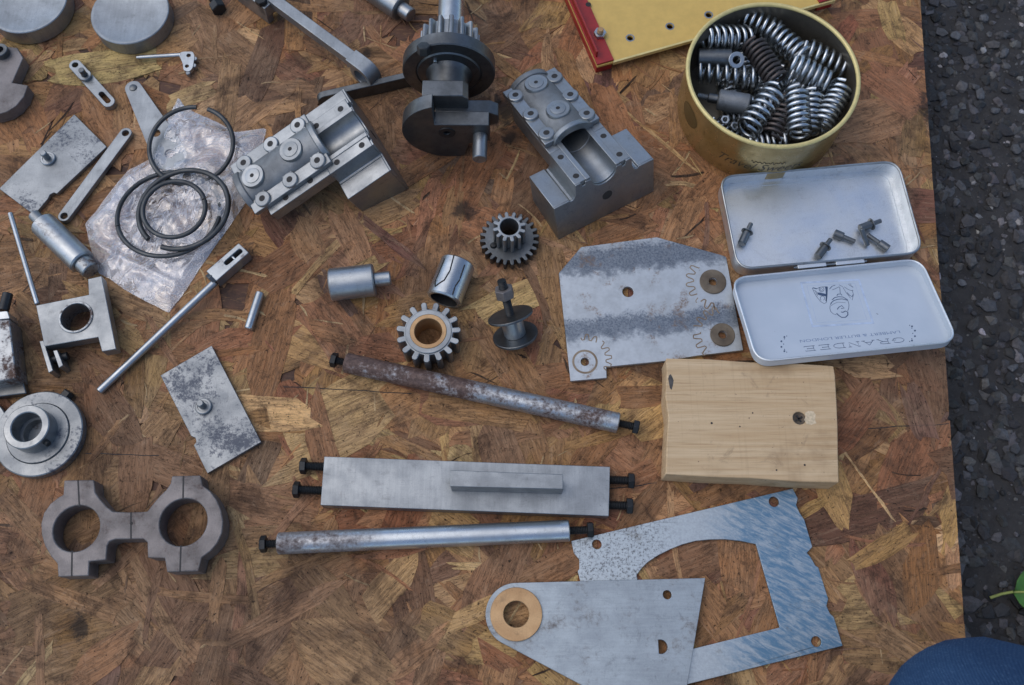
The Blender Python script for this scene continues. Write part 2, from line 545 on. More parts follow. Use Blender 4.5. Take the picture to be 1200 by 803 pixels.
def m_strand():
    """wood flakes of the board: colour from the flake, grain and cracks along it, weathering over all"""
    t = NT('oriented strand flakes')
    at = t.n('ShaderNodeAttribute'); at.attribute_name = 'col'
    uv = t.n('ShaderNodeUVMap'); uv.uv_map = 'UVMap'
    def st_noise(sx, sy, det, ro, di):
        mp = t.n('ShaderNodeMapping'); mp.inputs['Scale'].default_value = (sx, sy, 1); t.l(uv.outputs[0], mp.inputs[0])
        return t.noise(mp.outputs[0], 1.0, det, ro, di)
    g = st_noise(60, 1000, 4, .7, .6)
    g2 = st_noise(22, 150, 6, .72, 1.5)
    g3 = st_noise(30, 240, 5, .75, 1.0)
    geo = t.n('ShaderNodeNewGeometry')
    pos = geo.outputs['Position']
    hue = t.noise(pos, 9, 5, .65, .8)
    st = t.noise(pos, 17, 7, .70, .9)
    st2 = t.noise(pos, 75, 7, .75, .6)
    fb = t.noise(pos, 230, 6, .78, .8)
    sp = t.noise(pos, 480, 3, .75)
    def line(f, w, k):
        return t.ramp(t.math('ABSOLUTE', t.math('SUBTRACT', f, .5), 0), 0, w, k, 0)
    b = t.mix(t.ramp(hue, .42, .62, 0, .45), at.outputs['Color'], (.36, .245, .150, 1))
    big = t.noise(pos, 4.5, 4, .6, .6)
    b = t.mix(t.ramp(big, .48, .64, 0, .28), b, (.15, .085, .050, 1))
    b = t.mix(t.ramp(g2, .46, .66, 0, .5), b, (.19, .108, .062, 1))
    b = t.mix(t.ramp(g2, .42, .30, 0, .4), b, (.44, .30, .19, 1))
    b = t.mix(t.ramp(g, .45, .68, 0, .36), b, (.095, .055, .036, 1))
    b = t.mix(t.ramp(g, .42, .30, 0, .35), b, (.46, .33, .215, 1))
    b = t.mix(t.ramp(st, .49, .66, 0, .62), b, (.085, .048, .030, 1))
    b = t.mix(t.ramp(st2, .51, .66, 0, .58), b, (.060, .035, .024, 1))
    b = t.mix(t.ramp(st2, .43, .30, 0, .35), b, (.40, .28, .18, 1))
    b = t.mix(t.ramp(fb, .55, .68, 0, .36), b, (.050, .032, .024, 1))
    b = t.mix(t.ramp(fb, .40, .30, 0, .2), b, (.42, .30, .19, 1))
    b = t.mix(line(g3, .010, .7), b, (.030, .018, .012, 1))
    b = t.mix(t.ramp(sp, .62, .68, 0, .85), b, (.022, .014, .010, 1))
    for (u, v, r) in ((592, 128, 15), (600, 160, 9), (287, 300, 9), (545, 245, 10), (92, 735, 8), (430, 62, 7), (1100, 130, 18)):
        q = P(u, v, 0) * S
        d = t.n('ShaderNodeVectorMath', operation='DISTANCE'); t.l(pos, d.inputs[0]); d.inputs[1].default_value = tuple(q)
        dd = t.math('ADD', d.outputs['Value'], t.math('MULTIPLY', t.math('SUBTRACT', st2, .5), r * .0035))
        b = t.mix(t.ramp(dd, r * .0004, r * .001, .8, 0), b, (.028, .024, .022, 1))
    hs = t.n('ShaderNodeHueSaturation'); hs.inputs['Hue'].default_value = .503; hs.inputs['Saturation'].default_value = .96; hs.inputs['Value'].default_value = 1.14; gm_ = t.n('ShaderNodeGamma'); gm_.inputs[1].default_value = 1.16; t.l(b, gm_.inputs[0]); t.l(gm_.outputs[0], hs.inputs['Color']); b = hs.outputs[0]
    t.set('Base Color', b); t.set('Roughness', t.ramp(st2, .3, .7, .5, .72))
    t.p.inputs['Specular IOR Level'].default_value = .18
    hh = t.math('ADD', t.math('ADD', g, t.math('MULTIPLY', fb, 1.4)), t.math('MULTIPLY', line(g3, .03, 1.0), -1.2))
    t.bump(t.math('ADD', hh, t.math('MULTIPLY', g2, 1.2)), .5, .0005)
    return t.m
STRAND = m_strand()

def m_boardbase():
    t = NT('board resin and fines')
    co = t.coord(False)
    a = t.noise(co, 60, 6, .7, 1.0)
    f = t.noise(t.coord(False, scale=(200, 600, 200)), 1, 4, .7)
    b = t.mix(t.ramp(a, .3, .7), lin(92, 62, 44), lin(58, 40, 30))
    b = t.mix(t.ramp(f, .5, .7, 0, .6), b, lin(138, 102, 66))
    t.set('Base Color', b); t.set('Roughness', .75); t.bump(f, .5, .0004)
    return t.m
BOARD = m_boardbase()

def m_asphalt(stone=False):
    t = NT('asphalt chips' if stone else 'asphalt')
    geo = t.n('ShaderNodeNewGeometry')
    pos = geo.outputs['Position']
    f = t.noise(pos, 420, 5, .75)
    m = t.noise(pos, 90, 5, .65)
    if stone:
        at = t.n('ShaderNodeAttribute'); at.attribute_name = 'col'
        b = t.mix(t.ramp(f, .35, .7, 0, .6), at.outputs['Color'], (.012, .012, .013, 1))
        t.set('Roughness', .62)
    else:
        b = t.mix(t.ramp(m, .3, .7), (.024, .022, .020, 1), (.046, .043, .040, 1))
        b = t.mix(t.ramp(f, .62, .72), b, (.10, .105, .11, 1))
        t.set('Roughness', .8)
    t.set('Base Color', b)
    t.bump(t.math('ADD', f, m), .6, .002)
    return t.m
ASPHALT, CHIPS = m_asphalt(), m_asphalt(True)

def m_bag():
    t = NT('clear polythene')
    co = t.coord(False)
    a = t.noise(co, 20, 4, .55, 1.0)
    f = t.noise(co, 42, 3, .55, 2.0)
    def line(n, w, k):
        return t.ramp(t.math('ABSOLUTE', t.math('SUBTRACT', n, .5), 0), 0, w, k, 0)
    t.set('Base Color', (.93, .94, .96, 1)); t.set('Roughness', .12)
    t.p.inputs['Specular IOR Level'].default_value = .8
    crease_glint = t.math('MAXIMUM', line(f, .010, .8), line(a, .012, 1.0))
    t.bump(t.math('ADD', t.math('ADD', a, t.math('MULTIPLY', f, .6)), t.math('MULTIPLY', crease_glint, .3)), .34, .003)
    tr = t.n('ShaderNodeBsdfTransparent')
    tr.inputs[0].default_value = (.98, .98, .98, 1)
    mx = t.n('ShaderNodeMixShader')
    fac = t.math('ADD', t.ramp(a, .38, .66, .05, .30), t.math('MULTIPLY', crease_glint, .22))  # fold lines whitened in the opacity, painting sky glints on the wrinkles
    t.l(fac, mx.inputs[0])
    t.l(tr.outputs[0], mx.inputs[1]); t.l(t.p.outputs[0], mx.inputs[2])
    gl = t.n('ShaderNodeBsdfGlossy'); gl.inputs['Roughness'].default_value = .09
    for n_ in t.t.nodes:
        if n_.type == 'BUMP': t.l(n_.outputs[0], gl.inputs['Normal'])
    m2 = t.n('ShaderNodeMixShader'); m2.inputs[0].default_value = .17
    t.l(mx.outputs[0], m2.inputs[1]); t.l(gl.outputs[0], m2.inputs[2])
    t.l(m2.outputs[0], t.out.inputs['Surface'])
    return t.m
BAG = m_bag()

def m_denim():
    t = NT('blue denim')
    w1 = t.n('ShaderNodeTexWave'); w1.inputs['Scale'].default_value = 420; w1.inputs['Distortion'].default_value = 1.2; w1.bands_direction = 'DIAGONAL'
    co = t.coord(False); t.l(co, w1.inputs['Vector'])
    a = t.noise(co, 25, 5, .6)
    f = t.noise(co, 900, 3, .7)
    b = t.mix(t.ramp(a, .3, .7), lin(38, 62, 92), lin(50, 78, 110))
    b = t.mix(t.math('MULTIPLY', w1.outputs['Fac'], .35), b, lin(28, 52, 86))
    b = t.mix(t.ramp(f, .5, .75, 0, .25), b, lin(120, 150, 180))
    t.set('Base Color', b); t.set('Roughness', .85)
    t.p.inputs['Specular IOR Level'].default_value = .15
    t.bump(t.math('ADD', w1.outputs['Fac'], f), .4, .0004)
    return t.m
DENIM = m_denim()
LEAF = plain('green leaf', lin(66, 112, 40), .5, 0, .25, 120, .3)
LEAFVEIN = plain('leaf vein', lin(150, 160, 80), .5)
RUBBER = plain('shoe rubber', (.03, .03, .03, 1), .7)
GREASE = plain('dried grease', lin(46, 42, 38), .35, 0, .3)
BADGE = plain('dark printed lettering', lin(66, 58, 42), .4)
BADGE_B = plain('brown printed badge', lin(96, 78, 44), .4, .3)

# ------------------------------------------------------------------ the setting
GZ = -60.0                                       # asphalt, mm below the board's top
rng = random.Random(11)
gm = MB()
gm.add(([(-60000, -60000, GZ), (60000, -60000, GZ), (60000, 60000, GZ), (-60000, 60000, GZ)], [[0, 1, 2, 3]]))
ground = obj('ground', gm, ASPHALT, None, bevel=0, smooth=0)
ground['kind'] = 'structure'

EDGE_A, EDGE_B = P(1131, 750, 0).to_2d(), P(1078, 0, 0).to_2d()
e_ = (EDGE_B - EDGE_A).normalized()
n_ = Vector((-e_.y, e_.x))
c0 = EDGE_A - e_ * 190
BQ = [c0, c0 + e_ * 760, c0 + e_ * 760 + n_ * 700, c0 + n_ * 700]
BQ = [tuple(q) for q in BQ]
board = thing('osb_board', 'weathered brown oriented strand board carrying the loose metal parts', 'board', (BQ[0][0], BQ[0][1], GZ))
obj('panel', mb(prism(BQ, -18, -0.75)), BOARD, board, True, bevel=.8)
for k in (90, 380, 660):
    p = Vector(BQ[0]) + e_ * k
    q = [p + n_ * 40, p + n_ * 660, p + n_ * 660 + e_ * 45, p + n_ * 40 + e_ * 45]
    obj('batten', mb(prism([tuple(a) for a in q], GZ + .5, -18)), PINE, board, True, bevel=1)

def clip(poly, A, B):
    """keep the part of a polygon left of A->B"""
    out = []
    ax, ay = A; dx, dy = B[0] - A[0], B[1] - A[1]
    sd_ = lambda p: dx * (p[1] - ay) - dy * (p[0] - ax)
    for i in range(len(poly)):
        p, q = poly[i], poly[(i + 1) % len(poly)]
        a, b = sd_(p), sd_(q)
        if a >= 0: out.append(p)
        if (a >= 0) != (b >= 0):
            t = a / (a - b)
            out.append((p[0] + t * (q[0] - p[0]), p[1] + t * (q[1] - p[1])))
    return out
PAL = [((166, 124, 82), 6), ((178, 140, 95), 3), ((154, 112, 73), 5), ((146, 100, 67), 3), ((132, 92, 66), 2), ((114, 80, 62), 1),
       ((196, 162, 113), .9), ((160, 117, 79), 4), ((126, 96, 80), .6)]
def pick():
    c = rng.choices([p for p, w in PAL], [w for p, w in PAL])[0]
    k = rng.uniform(1.0, 1.14)
    return lin(*[min(255, x * k + rng.uniform(-6, 6)) for x in c])
def strand(L, W, cx, cy, a, z, jag=1.0):
    n = max(4, int(L / 9))
    pts = []
    bow = rng.uniform(-.06, .06) * L
    sk = rng.uniform(-1.1, 1.1) * W
    tp0, tp1 = rng.uniform(.55, 1), rng.uniform(.55, 1)
    if rng.random() < .22: tp0 = rng.uniform(.05, .3)
    def wid(t): return W / 2 * (tp0 + (1 - tp0) * min(1, t * 3.5)) * (tp1 + (1 - tp1) * min(1, (1 - t) * 3.5))
    top, bot = [], []
    for i in range(n + 1):
        t = i / n
        x = (t - .5) * L
        yb = bow * 4 * t * (1 - t)
        top.append((x + sk * .5 + rng.uniform(-1, 1), yb + wid(t) + rng.uniform(-.6, .6) * jag))
        bot.append((x - sk * .5 + rng.uniform(-1, 1), yb - wid(t) + rng.uniform(-.6, .6) * jag))
    k = rng.randint(1, 4)
    endb = [(L / 2 + rng.uniform(-4, 3) * jag, wid(1) * (1 - 2 * (j + 1) / (k + 1))) for j in range(k)]
    enda = [(-L / 2 + rng.uniform(-3, 4) * jag, -wid(0) * (1 - 2 * (j + 1) / (k + 1))) for j in range(k)]
    loc = bot + endb[::-1] + top[::-1] + enda[::-1]
    ca, sa = cos(a), sin(a)
    w = [(cx + x * ca - y * sa, cy + x * sa + y * ca) for x, y in loc]
    for i in range(4):
        w = clip(w, BQ[i], BQ[(i + 1) % 4])
        if len(w) < 3: return None
    if area2(w) < 0: w = w[::-1]
    tx, ty = rng.uniform(-.0018, .0018), rng.uniform(-.0030, .0030)
    V, UVv = [], []
    ou, ov = rng.uniform(0, 5), rng.uniform(0, 5)
    for x, y in w:
        dx, dy = x - cx, y - cy
        u, v = dx * ca + dy * sa, -dx * sa + dy * ca
        V.append((x, y, z + max(-.25, min(.25, tx * u + ty * v)))); UVv.append((u * S + ou, v * S + ov))
    return V, UVv
def strand_mesh(items, name, parent):
    V, F, UVs, COL = [], [], [], []
    for (pts, uvs, c) in items:
        o = len(V); n = len(pts)
        V += pts + [(x, y, -1.0) for x, y, z in pts]
        UVs += uvs + uvs
        COL += [c] * (2 * n)
        F.append([o + i for i in range(n)])
        F += [[o + (i + 1) % n, o + i, o + n + i, o + n + (i + 1) % n] for i in range(n)]
    M = ROOT[parent.name].inverted()
    me = bpy.data.meshes.new(name)
    me.from_pydata([tuple((M @ Vector(p)) * S) for p in V], [], F)
    at = me.attributes.new('col', 'FLOAT_COLOR', 'POINT')
    at.data.foreach_set('color', [x for c in COL for x in c])
    uvl = me.uv_layers.new(name='UVMap')
    li = [0] * len(me.loops); me.loops.foreach_get('vertex_index', li)
    uvl.data.foreach_set('uv', [x for i in li for x in UVs[i]])
    me.materials.append(STRAND)
    o = bpy.data.objects.new(name, me); col.objects.link(o); o.parent = parent; ROOT[o.name] = ROOT[parent.name]
    return o
def on_board(u, v):   # u along the right edge, v across
    q = c0 + e_ * u + n_ * v
    return q.x, q.y
items = []
for i in range(3400):
    L = rng.uniform(20, 74); W = rng.uniform(5, 24) * (0.6 + L / 80)
    x, y = on_board(rng.uniform(-10, 770), rng.uniform(-10, 710))
    s = strand(L, W, x, y, rng.uniform(0, 2 * pi), rng.uniform(-.35, .30))
    if s: items.append((s[0], s[1], pick()))
for i in range(1100):
    L = rng.uniform(5, 26); W = rng.uniform(.35, 1.6)
    x, y = on_board(rng.uniform(0, 760), rng.uniform(0, 700))
    s = strand(L, W, x, y, rng.uniform(0, 2 * pi), rng.uniform(.25, .5), .35)
    if s:
        k = rng.random()
        items.append((s[0], s[1], pick() if k < .62 else (lin(44, 32, 26) if k < .8 else lin(206, 176, 130))))
st = strand_mesh(items, 'strand_layer', board); st['kind'] = 'stuff'
# flakes one can pick out in the photograph (pixel centre, length, width in px, direction in degrees, colour)
SEEN = [(395, 497, 130, 95, 24, (200, 166, 112)), (98, 765, 130, 42, 20, (158, 122, 78)), (290, 663, 98, 36, 2, (190, 160, 104)),
        (1010, 600, 170, 48, 14, (92, 62, 52)), (1075, 545, 120, 60, 60, (150, 96, 66)), (1118, 600, 90, 30, 62, (196, 156, 92)),
        (1060, 690, 150, 66, 118, (140, 104, 72)), (505, 290, 90, 44, 65, (122, 76, 56)), (475, 590, 110, 40, 70, (150, 90, 60)),
        (560, 500, 90, 26, 100, (198, 160, 104)), (360, 760, 110, 46, 75, (166, 120, 78)), (80, 680, 90, 36, 75, (86, 62, 56)),
        (200, 690, 110, 60, 120, (122, 78, 58)), (330, 720, 120, 40, 55, (120, 82, 60)), (700, 520, 110, 34, 50, (150, 104, 66)),
        (900, 600, 100, 36, 30, (120, 84, 60)), (1040, 100, 150, 60, 100, (140, 94, 66)), (1050, 30, 90, 40, 130, (196, 152, 100)),
        (350, 300, 120, 50, 40, (140, 94, 62)), (320, 400, 130, 46, 80, (152, 106, 68)), (160, 560, 100, 40, 95, (150, 100, 66)),
        (40, 600, 100, 44, 80, (156, 104, 66)), (600, 650, 100, 40, 160, (112, 76, 58)), (480, 700, 130, 50, 100, (110, 78, 58)),
        (470, 770, 110, 50, 60, (128, 92, 62)), (250, 770, 120, 50, 80, (120, 84, 58)), (770, 200, 110, 46, 60, (140, 98, 66)),
        (560, 60, 120, 40, 35, (130, 92, 64)), (440, 250, 100, 36, 20, (180, 140, 92)), (620, 450, 90, 36, 120, (168, 120, 74)),
        (640, 160, 130, 44, 70, (110, 76, 60)), (300, 80, 130, 34, 78, (96, 66, 54)), (120, 170, 100, 50, 60, (150, 104, 70)),
        (1075, 400, 120, 44, 96, (128, 82, 60)), (1095, 470, 90, 36, 85, (120, 84, 62)), (860, 650, 110, 40, 30, (110, 72, 56)),
        (730, 270, 80, 30, 20, (160, 110, 72)), (205, 740, 90, 40, 60, (124, 84, 62)), (150, 720, 70, 34, 140, (160, 124, 84))]
zz = .34
nst = 0
for (u, v, L, W, a, c) in SEEN:
    p = P(u, v, 0); k = (P(u + 1, v, 0) - p).length
    s = strand(L * k, W * k, p.x, p.y, radians(a), zz, .8); zz += .0008
    if s:
        strand_mesh([(s[0], s[1], lin(*[x * .75 + m * .25 + 6 for x, m in zip(c, (160, 118, 78))]))], 'strand', board); nst += 1
while nst < 290:
    u, v = rng.uniform(-40, 1180), rng.uniform(-30, 840)
    p = P(u, v, 0)
    L = rng.uniform(20, 70); W = rng.choice((rng.uniform(1.2, 5), rng.uniform(6, 18), rng.uniform(9, 27))) * (0.55 + L / 80)
    s = strand(L, W, p.x, p.y, rng.uniform(0, 2 * pi), zz); zz += .0008
    if s:
        strand_mesh([(s[0], s[1], pick())], 'strand', board); nst += 1
for A, B in (((100, 531), (186, 534)), ((332, 453), (482, 461)), ((990, 503), (1112, 497)), ((700, 575), (770, 566))):
    a, b = P(*A, .5), P(*B, .5)
    obj('groove', mb(sweep([a.lerp(b, k / 8) + Vector((0, rng.uniform(-.3, .3), -.2)) for k in range(9)], .26, 5)), SCRIBE, board, True, bevel=0)
ZB = .9                                          # things rest on the flakes

# loose chips of the asphalt beside the board
ico = bmesh.new(); bmesh.ops.create_icosphere(ico, subdivisions=1, radius=1.0)
ICO_V = [v.co.copy() for v in ico.verts]; ICO_F = [[v.index for v in f.verts] for f in ico.faces]; ico.free()
def rock(r, fl):
    k = [rng.uniform(.6, 1.28) for _ in ICO_V]
    sx, sy, sz = rng.uniform(.7, 1.3), rng.uniform(.7, 1.2), fl
    R = Matrix.Rotation(rng.uniform(0, 6.28), 3, 'Z')
    return [R @ Vector((v.x * sx, v.y * sy, v.z * sz)) * (r * q) for v, q in zip(ICO_V, k)]
def gravel(n, rmin, rmax, x0, x1, y0, y1):
    V, F, C = [], [], []
    for _ in range(n):
        r = rmin + (rmax - rmin) * rng.random() ** 3.4
        x, y = rng.uniform(x0, x1), rng.uniform(y0, y1)
        pv = rock(r, rng.uniform(.45, .8)); rng_z = rng.uniform(-.3, .15)
        o = len(V)
        V += [(x + p.x, y + p.y, GZ + r * rng_z + p.z) for p in pv]
        F += [[i + o for i in f] for f in ICO_F]
        g = rng.choices([.03, .06, .10, .17, .4], [6, 6, 4, 1.8, .3])[0] * rng.uniform(.7, 1.3)
        C += [(g * rng.uniform(.98, 1.12), g, g * rng.uniform(.86, 1.08), 1)] * len(pv)
    return V, F, C
V, F, C = gravel(30000, .5, 6.0, 205, 620, -220, 640)
me = bpy.data.meshes.new('gravel')
me.from_pydata([(a * S, b * S, c * S) for a, b, c in V], [], F)
at = me.attributes.new('col', 'FLOAT_COLOR', 'POINT'); at.data.foreach_set('color', [x for c in C for x in c])
me.materials.append(CHIPS)
gr = bpy.data.objects.new('gravel', me); col.objects.link(gr); gr['kind'] = 'stuff'
tag(gr, 'dark grey stone chips embedded in the asphalt beside the board', 'gravel')

# big chips that can be told apart
for (u, v, r) in [(1150, 110, 13), (1168, 128, 9), (1140, 195, 14), (1105, 112, 11), (1192, 175, 12), (1122, 235, 10), (1145, 100, 8), (1190, 525, 12), (1152, 565, 11),
                  (1138, 548, 8), (1186, 262, 12), (1128, 330, 9), (1170, 345, 9), (1188, 430, 11), (1140, 470, 8), (1178, 60, 12), (1120, 40, 11), (1155, 20, 10), (1178, 685, 9), (1150, 640, 6)]:
    p = P(u, v, GZ + 3); k = .56 * r * .66
    pv = rock(k, .6)
    m_ = MB(); m_.add(([tuple(q) for q in pv], ICO_F))
    o = obj('stone_chip', m_, CHIPS, None, at=Matrix.Translation((p.x, p.y, GZ + k * .35)), bevel=.6, smooth=0)
    at = o.data.attributes.new('col', 'FLOAT_COLOR', 'POINT')
    g = rng.uniform(.07, .15)
    at.data.foreach_set('color', [x for _ in pv for x in (g * .97, g, g * 1.05, 1)])
    tag(o, 'larger blue grey stone chip standing out of the asphalt', 'stone', 'larger stones in the asphalt')

# fallen leaf at the right
lp = P(1214, 694, GZ + 8)
lf = thing('fallen_leaf', 'green leaf with yellow stalk lying on the asphalt', 'leaf', (lp.x, lp.y, GZ + 8))
V, F = [], []
NL, NW = 16, 8
for i in range(NL + 1):
    t = i / NL
    w = 15 * sin(pi * t ** .8) ** .8 if 0 < t < 1 else .2
    for j in range(NW + 1):
        s = j / NW * 2 - 1
        V.append((-14 + 40 * t, s * w, 2.5 * abs(s) + 1.2 * sin(t * 5 + s * 2)))
for i in range(NL):
    for j in range(NW):
        a = i * (NW + 1) + j
        F.append([a, a + NW + 1, a + NW + 2, a + 1])
lb = obj('blade', mb((V, F)), LEAF, lf, bevel=0)
so = lb.modifiers.new('thick', 'SOLIDIFY'); so.thickness = .0003
obj('stalk', mb(sweep([(-26, -3, -3), (-20, -1, -1), (-14, 0, .6), (0, 0, .9), (22, 0, 1.2)], [.9, .8, .8, .6, .3], 6)), LEAFVEIN, lf, bevel=0)

# knee of the person kneeling at the board's corner
kc = P(1108, 880, 56)
pr = thing('person', 'kneeling person of whom a knee in blue denim jeans shows', 'person', (kc.x, kc.y, ZB))
sk = bpy.data.meshes.new('body')
chain = [((0, 0, 55), 54), ((14, -40, 66), 57), ((50, -130, 100), 64), ((95, -230, 140), 72), ((140, -330, 180), 80)]
shin = [((10, -70, 48), 46), ((40, -190, 42), 42), ((60, -330, 34), 34)]
sv = [c[0] for c in chain] + [c[0] for c in shin]
ed = [(0, 1), (1, 2), (2, 3), (3, 4), (0, 5), (5, 6), (6, 7)]
sk.from_pydata([tuple(Vector(v) * S) for v in sv], ed, [])
so_ = bpy.data.objects.new('body', sk); col.objects.link(so_); so_.parent = pr
md = so_.modifiers.new('skin', 'SKIN'); md.use_smooth_shade = True
for i, r in enumerate([c[1] for c in chain] + [c[1] for c in shin]):
    sk.skin_vertices[0].data[i].radius = (r * 1.75 * S, r * 1.75 * S)
sk.skin_vertices[0].data[4].use_root = True
ss = so_.modifiers.new('sub', 'SUBSURF'); ss.levels = 3; ss.render_levels = 3
sk.materials.append(DENIM)
tx = bpy.data.textures.new('creases', 'CLOUDS'); tx.noise_scale = .09; tx.noise_depth = 3
dp = so_.modifiers.new('creases', 'DISPLACE'); dp.texture = tx; dp.strength = .006; dp.mid_level = .5

# ------------------------------------------------------------------ small parts used again and again
def hole_in(pts_px, r_px, h):
    """circle outline (mm, place coordinates) for a drilled hole seen at a pixel"""
    p = P(pts_px[0], pts_px[1], h); k = (P(pts_px[0] + 1, pts_px[1], h) - p).length
    return circ(p.x, p.y, r_px * k, 28)
def add_bolt(parent, A, d, rt, ltot, rh, hh, mat=None, headfirst=False):
    """a threaded bolt as a part: from A along d, head at the far end (place coordinates)"""
    mat = mat or BLACK
    M = frame(A, d, (0, 0, 1))
    b = obj('bolt', mb((thread(rt, 0, ltot - hh + .2), M)), mat, parent, True, bevel=0)
    obj('bolt_head', mb((hexhead(rh, ltot - hh, ltot), M @ RZ(.3))), mat, b, True, bevel=.2)
    return b

# ------------------------------------------------------------------ round blanks, upper left
def blank(label, u, v, wpx, h, out=False):
    p = P(u, v, h + ZB); k = (P(u + 1, v, h) - p).length if False else (P(u + 1, v, h + ZB) - p).length
    r = wpx * k
    prof = [(0, 0), (r - .6, 0), (r, .6), (r, h - .5), (r - .5, h), (r - 2.2, h + .0), (r - 2.6, h - .12), (0, h - .12)]
    t = obj('round_blank', mb(lathe(prof, 64)), STEEL_L, None, at=Matrix.Translation((p.x, p.y, ZB)), bevel=0, smooth=30)
    return tag(t, label, 'disc')
blank('thick round steel blank lying alone above the small cranked lever', 152, 14, 45.5, 11)
blank('thick round steel blank above the dark notched crank web', 31, 0, 47, 12)

# dark crank web at the left edge
h = 9.0
t = thing('crank_web', 'dark notched steel crank web below the round blanks', 'crank web', P(0, 95, 0) + Vector((0, 0, ZB)))
cw = PX([(-30, 50), (20, 56), (27, 68), (14, 97), (32.5, 100), (28, 113), (19, 124), (8, 131), (-6, 135), (-22, 132), (-36, 118), (-42, 98)], h + ZB)
obj('web', mb(prism([cw, hole_in((-6, 96), 6, h)], ZB, h + ZB)), STEEL_BROWN, t, True, bevel=.4)
p = P(3, 63, h + ZB)
obj('boss', mb((lathe([(3, 0), (5, 0), (5, 4), (4.6, 4.4), (2.6, 4.4), (2.6, 0)]), T(p.x, p.y, h + ZB - .2))), STEEL_D, t, True, bevel=0)

# ------------------------------------------------------------------ links and levers
def link_outline(A, B, wa, wb, h):
    a, b = P(*A, h).to_2d(), P(*B, h).to_2d()
    d = (b - a).normalized(); n = Vector((-d.y, d.x)); an = math.degrees(atan2(d.y, d.x))
    return arc(b.x, b.y, wb, an - 90, an + 90, 14) + arc(a.x, a.y, wa, an + 90, an + 270, 14), a, b, d
h = 5.0
o_, a, b, d = link_outline((88, 76), (127, 119), 4.0, 4.0, h)
t = thing('slotted_link', 'short slotted steel link with a stud between two washers', 'link', (a.x, a.y, ZB))
s0, s1 = b - d * 8.0, b - d * .6
an = math.degrees(atan2(d.y, d.x))
slot = arc(s1.x, s1.y, 1.7, an - 90, an + 90, 8) + arc(s0.x, s0.y, 1.7, an + 90, an + 270, 8)
obj('bar', mb(prism([o_, circ(a.x, a.y, 2.0, 24), slot], ZB, h)), STEEL, t, True)
m_ = a + (b - a) * .33
st_ = obj('stud', mb((cyl(1.9, 0, 7.5, 20), T(m_.x, m_.y, h - .1))), STEEL_D, t, True, bevel=0)
obj('collar', mb((tubering(4.0, 1.9, 0, 2.2), T(m_.x, m_.y, h - .05))), STEEL, st_, True, bevel=0)

t = thing('cranked_lever', 'small thin steel lever with a two hole end plate', 'lever', P(160, 68, 0) + Vector((0, 0, ZB)))
h = 5.0
a, b = P(160, 67.5, h - 1), P(212, 64.5, h - 1)
obj('shank', mb((lathe([(0, 0), (.9, .1), (1.25, 3), (1.4, (b - a).length), (0, (b - a).length)], 14), along(a, b))), STEEL_BRIGHT, t, True, bevel=0)
ol = fillet(PX([(209, 63), (214, 60.5), (226, 60.5), (228, 66), (226, 79), (222, 84), (215, 82.5), (214, 74)], h), 1.5)
obj('end_plate', mb(prism([ol, hole_in((221, 65), 2.6, h), hole_in((219, 77.5), 2.4, h)], ZB + 1.5, h)), STEEL_BRIGHT, t, True)
for q in ((229, 70), (228, 78), (221, 86.5)):
    p = P(q[0], q[1], 3)
    obj('rivet', mb((cyl(1.5, ZB, 4.4, 16), T(p.x, p.y, 0))), STEEL, t, True, bevel=0)

h = 3.0
o_, a, b, d = link_outline((156, 103), (199, 182), 5.3, 10.5, h)
t = thing('tapered_lever', 'pale tapered flat lever half covered by the plastic bag', 'lever', (a.x, a.y, ZB))
obj('bar', mb(prism([o_, hole_in((183, 156), 5, h), hole_in((199, 180), 6, h)], ZB, h)), STEEL_L, t, True)
obj('rivet', mb((lathe([(0, 0), (2.6, 0), (2.3, .7), (1.2, 1.1), (0, 1.2)], 20), T(a.x, a.y, h - .05))), STEEL_D, t, True, bevel=0)

h = 4.2
o_, a, b, d = link_outline((147, 156), (75, 253), 3.9, 3.7, h)
t = thing('strap_link', 'straight flat steel strap with a hole at each end', 'link', (a.x, a.y, ZB))
obj('bar', mb(prism([o_, circ(a.x, a.y, 2.2, 24), circ(b.x, b.y, 2.2, 24)], ZB, h)), STEEL_L, t, True)

# ------------------------------------------------------------------ the two pitted plates with a stud
def stud_plate(label, pts, notch, stud, h=3.6):
    t = thing('stud_plate', label, 'plate', P(*stud, 0) + Vector((0, 0, ZB)))
    ol = PX(pts, h)
    ins = PX(notch, h)
    obj('plate', mb(prism(ol[:3] + ins + ol[3:] if len(pts) == 4 else ol, ZB, h)), STEEL_SP, t, True)
    p = P(*stud, h)
    w = obj('collar', mb((lathe([(0, 0), (4.7, 0), (4.7, 1.5), (4.3, 1.9), (3.2, 1.9), (3.0, 1.5), (0, 1.5)], 32), T(p.x, p.y, h - .05))), STEEL, t, True, bevel=0)
    obj('stud', mb((lathe([(0, 0), (2.0, 0), (2.0, 6.5), (1.6, 7.0), (0, 7.0)], 24), T(p.x, p.y, h + 1))), STEEL, w, True, bevel=0)
stud_plate('pitted steel plate with a stud lying beside the long straight strap', [(87, 134), (-1, 221), (40, 252), (125, 172)],
           [(56, 233), (58.5, 228), (63, 225.5), (66.5, 227)], (57, 187))
stud_plate('pitted steel plate with a stud above the two ring clamp', [(306, 518), (248, 405), (188, 440), (243, 555)],
           [(224, 511), (229, 513), (230, 518), (227, 522)], (239, 477))

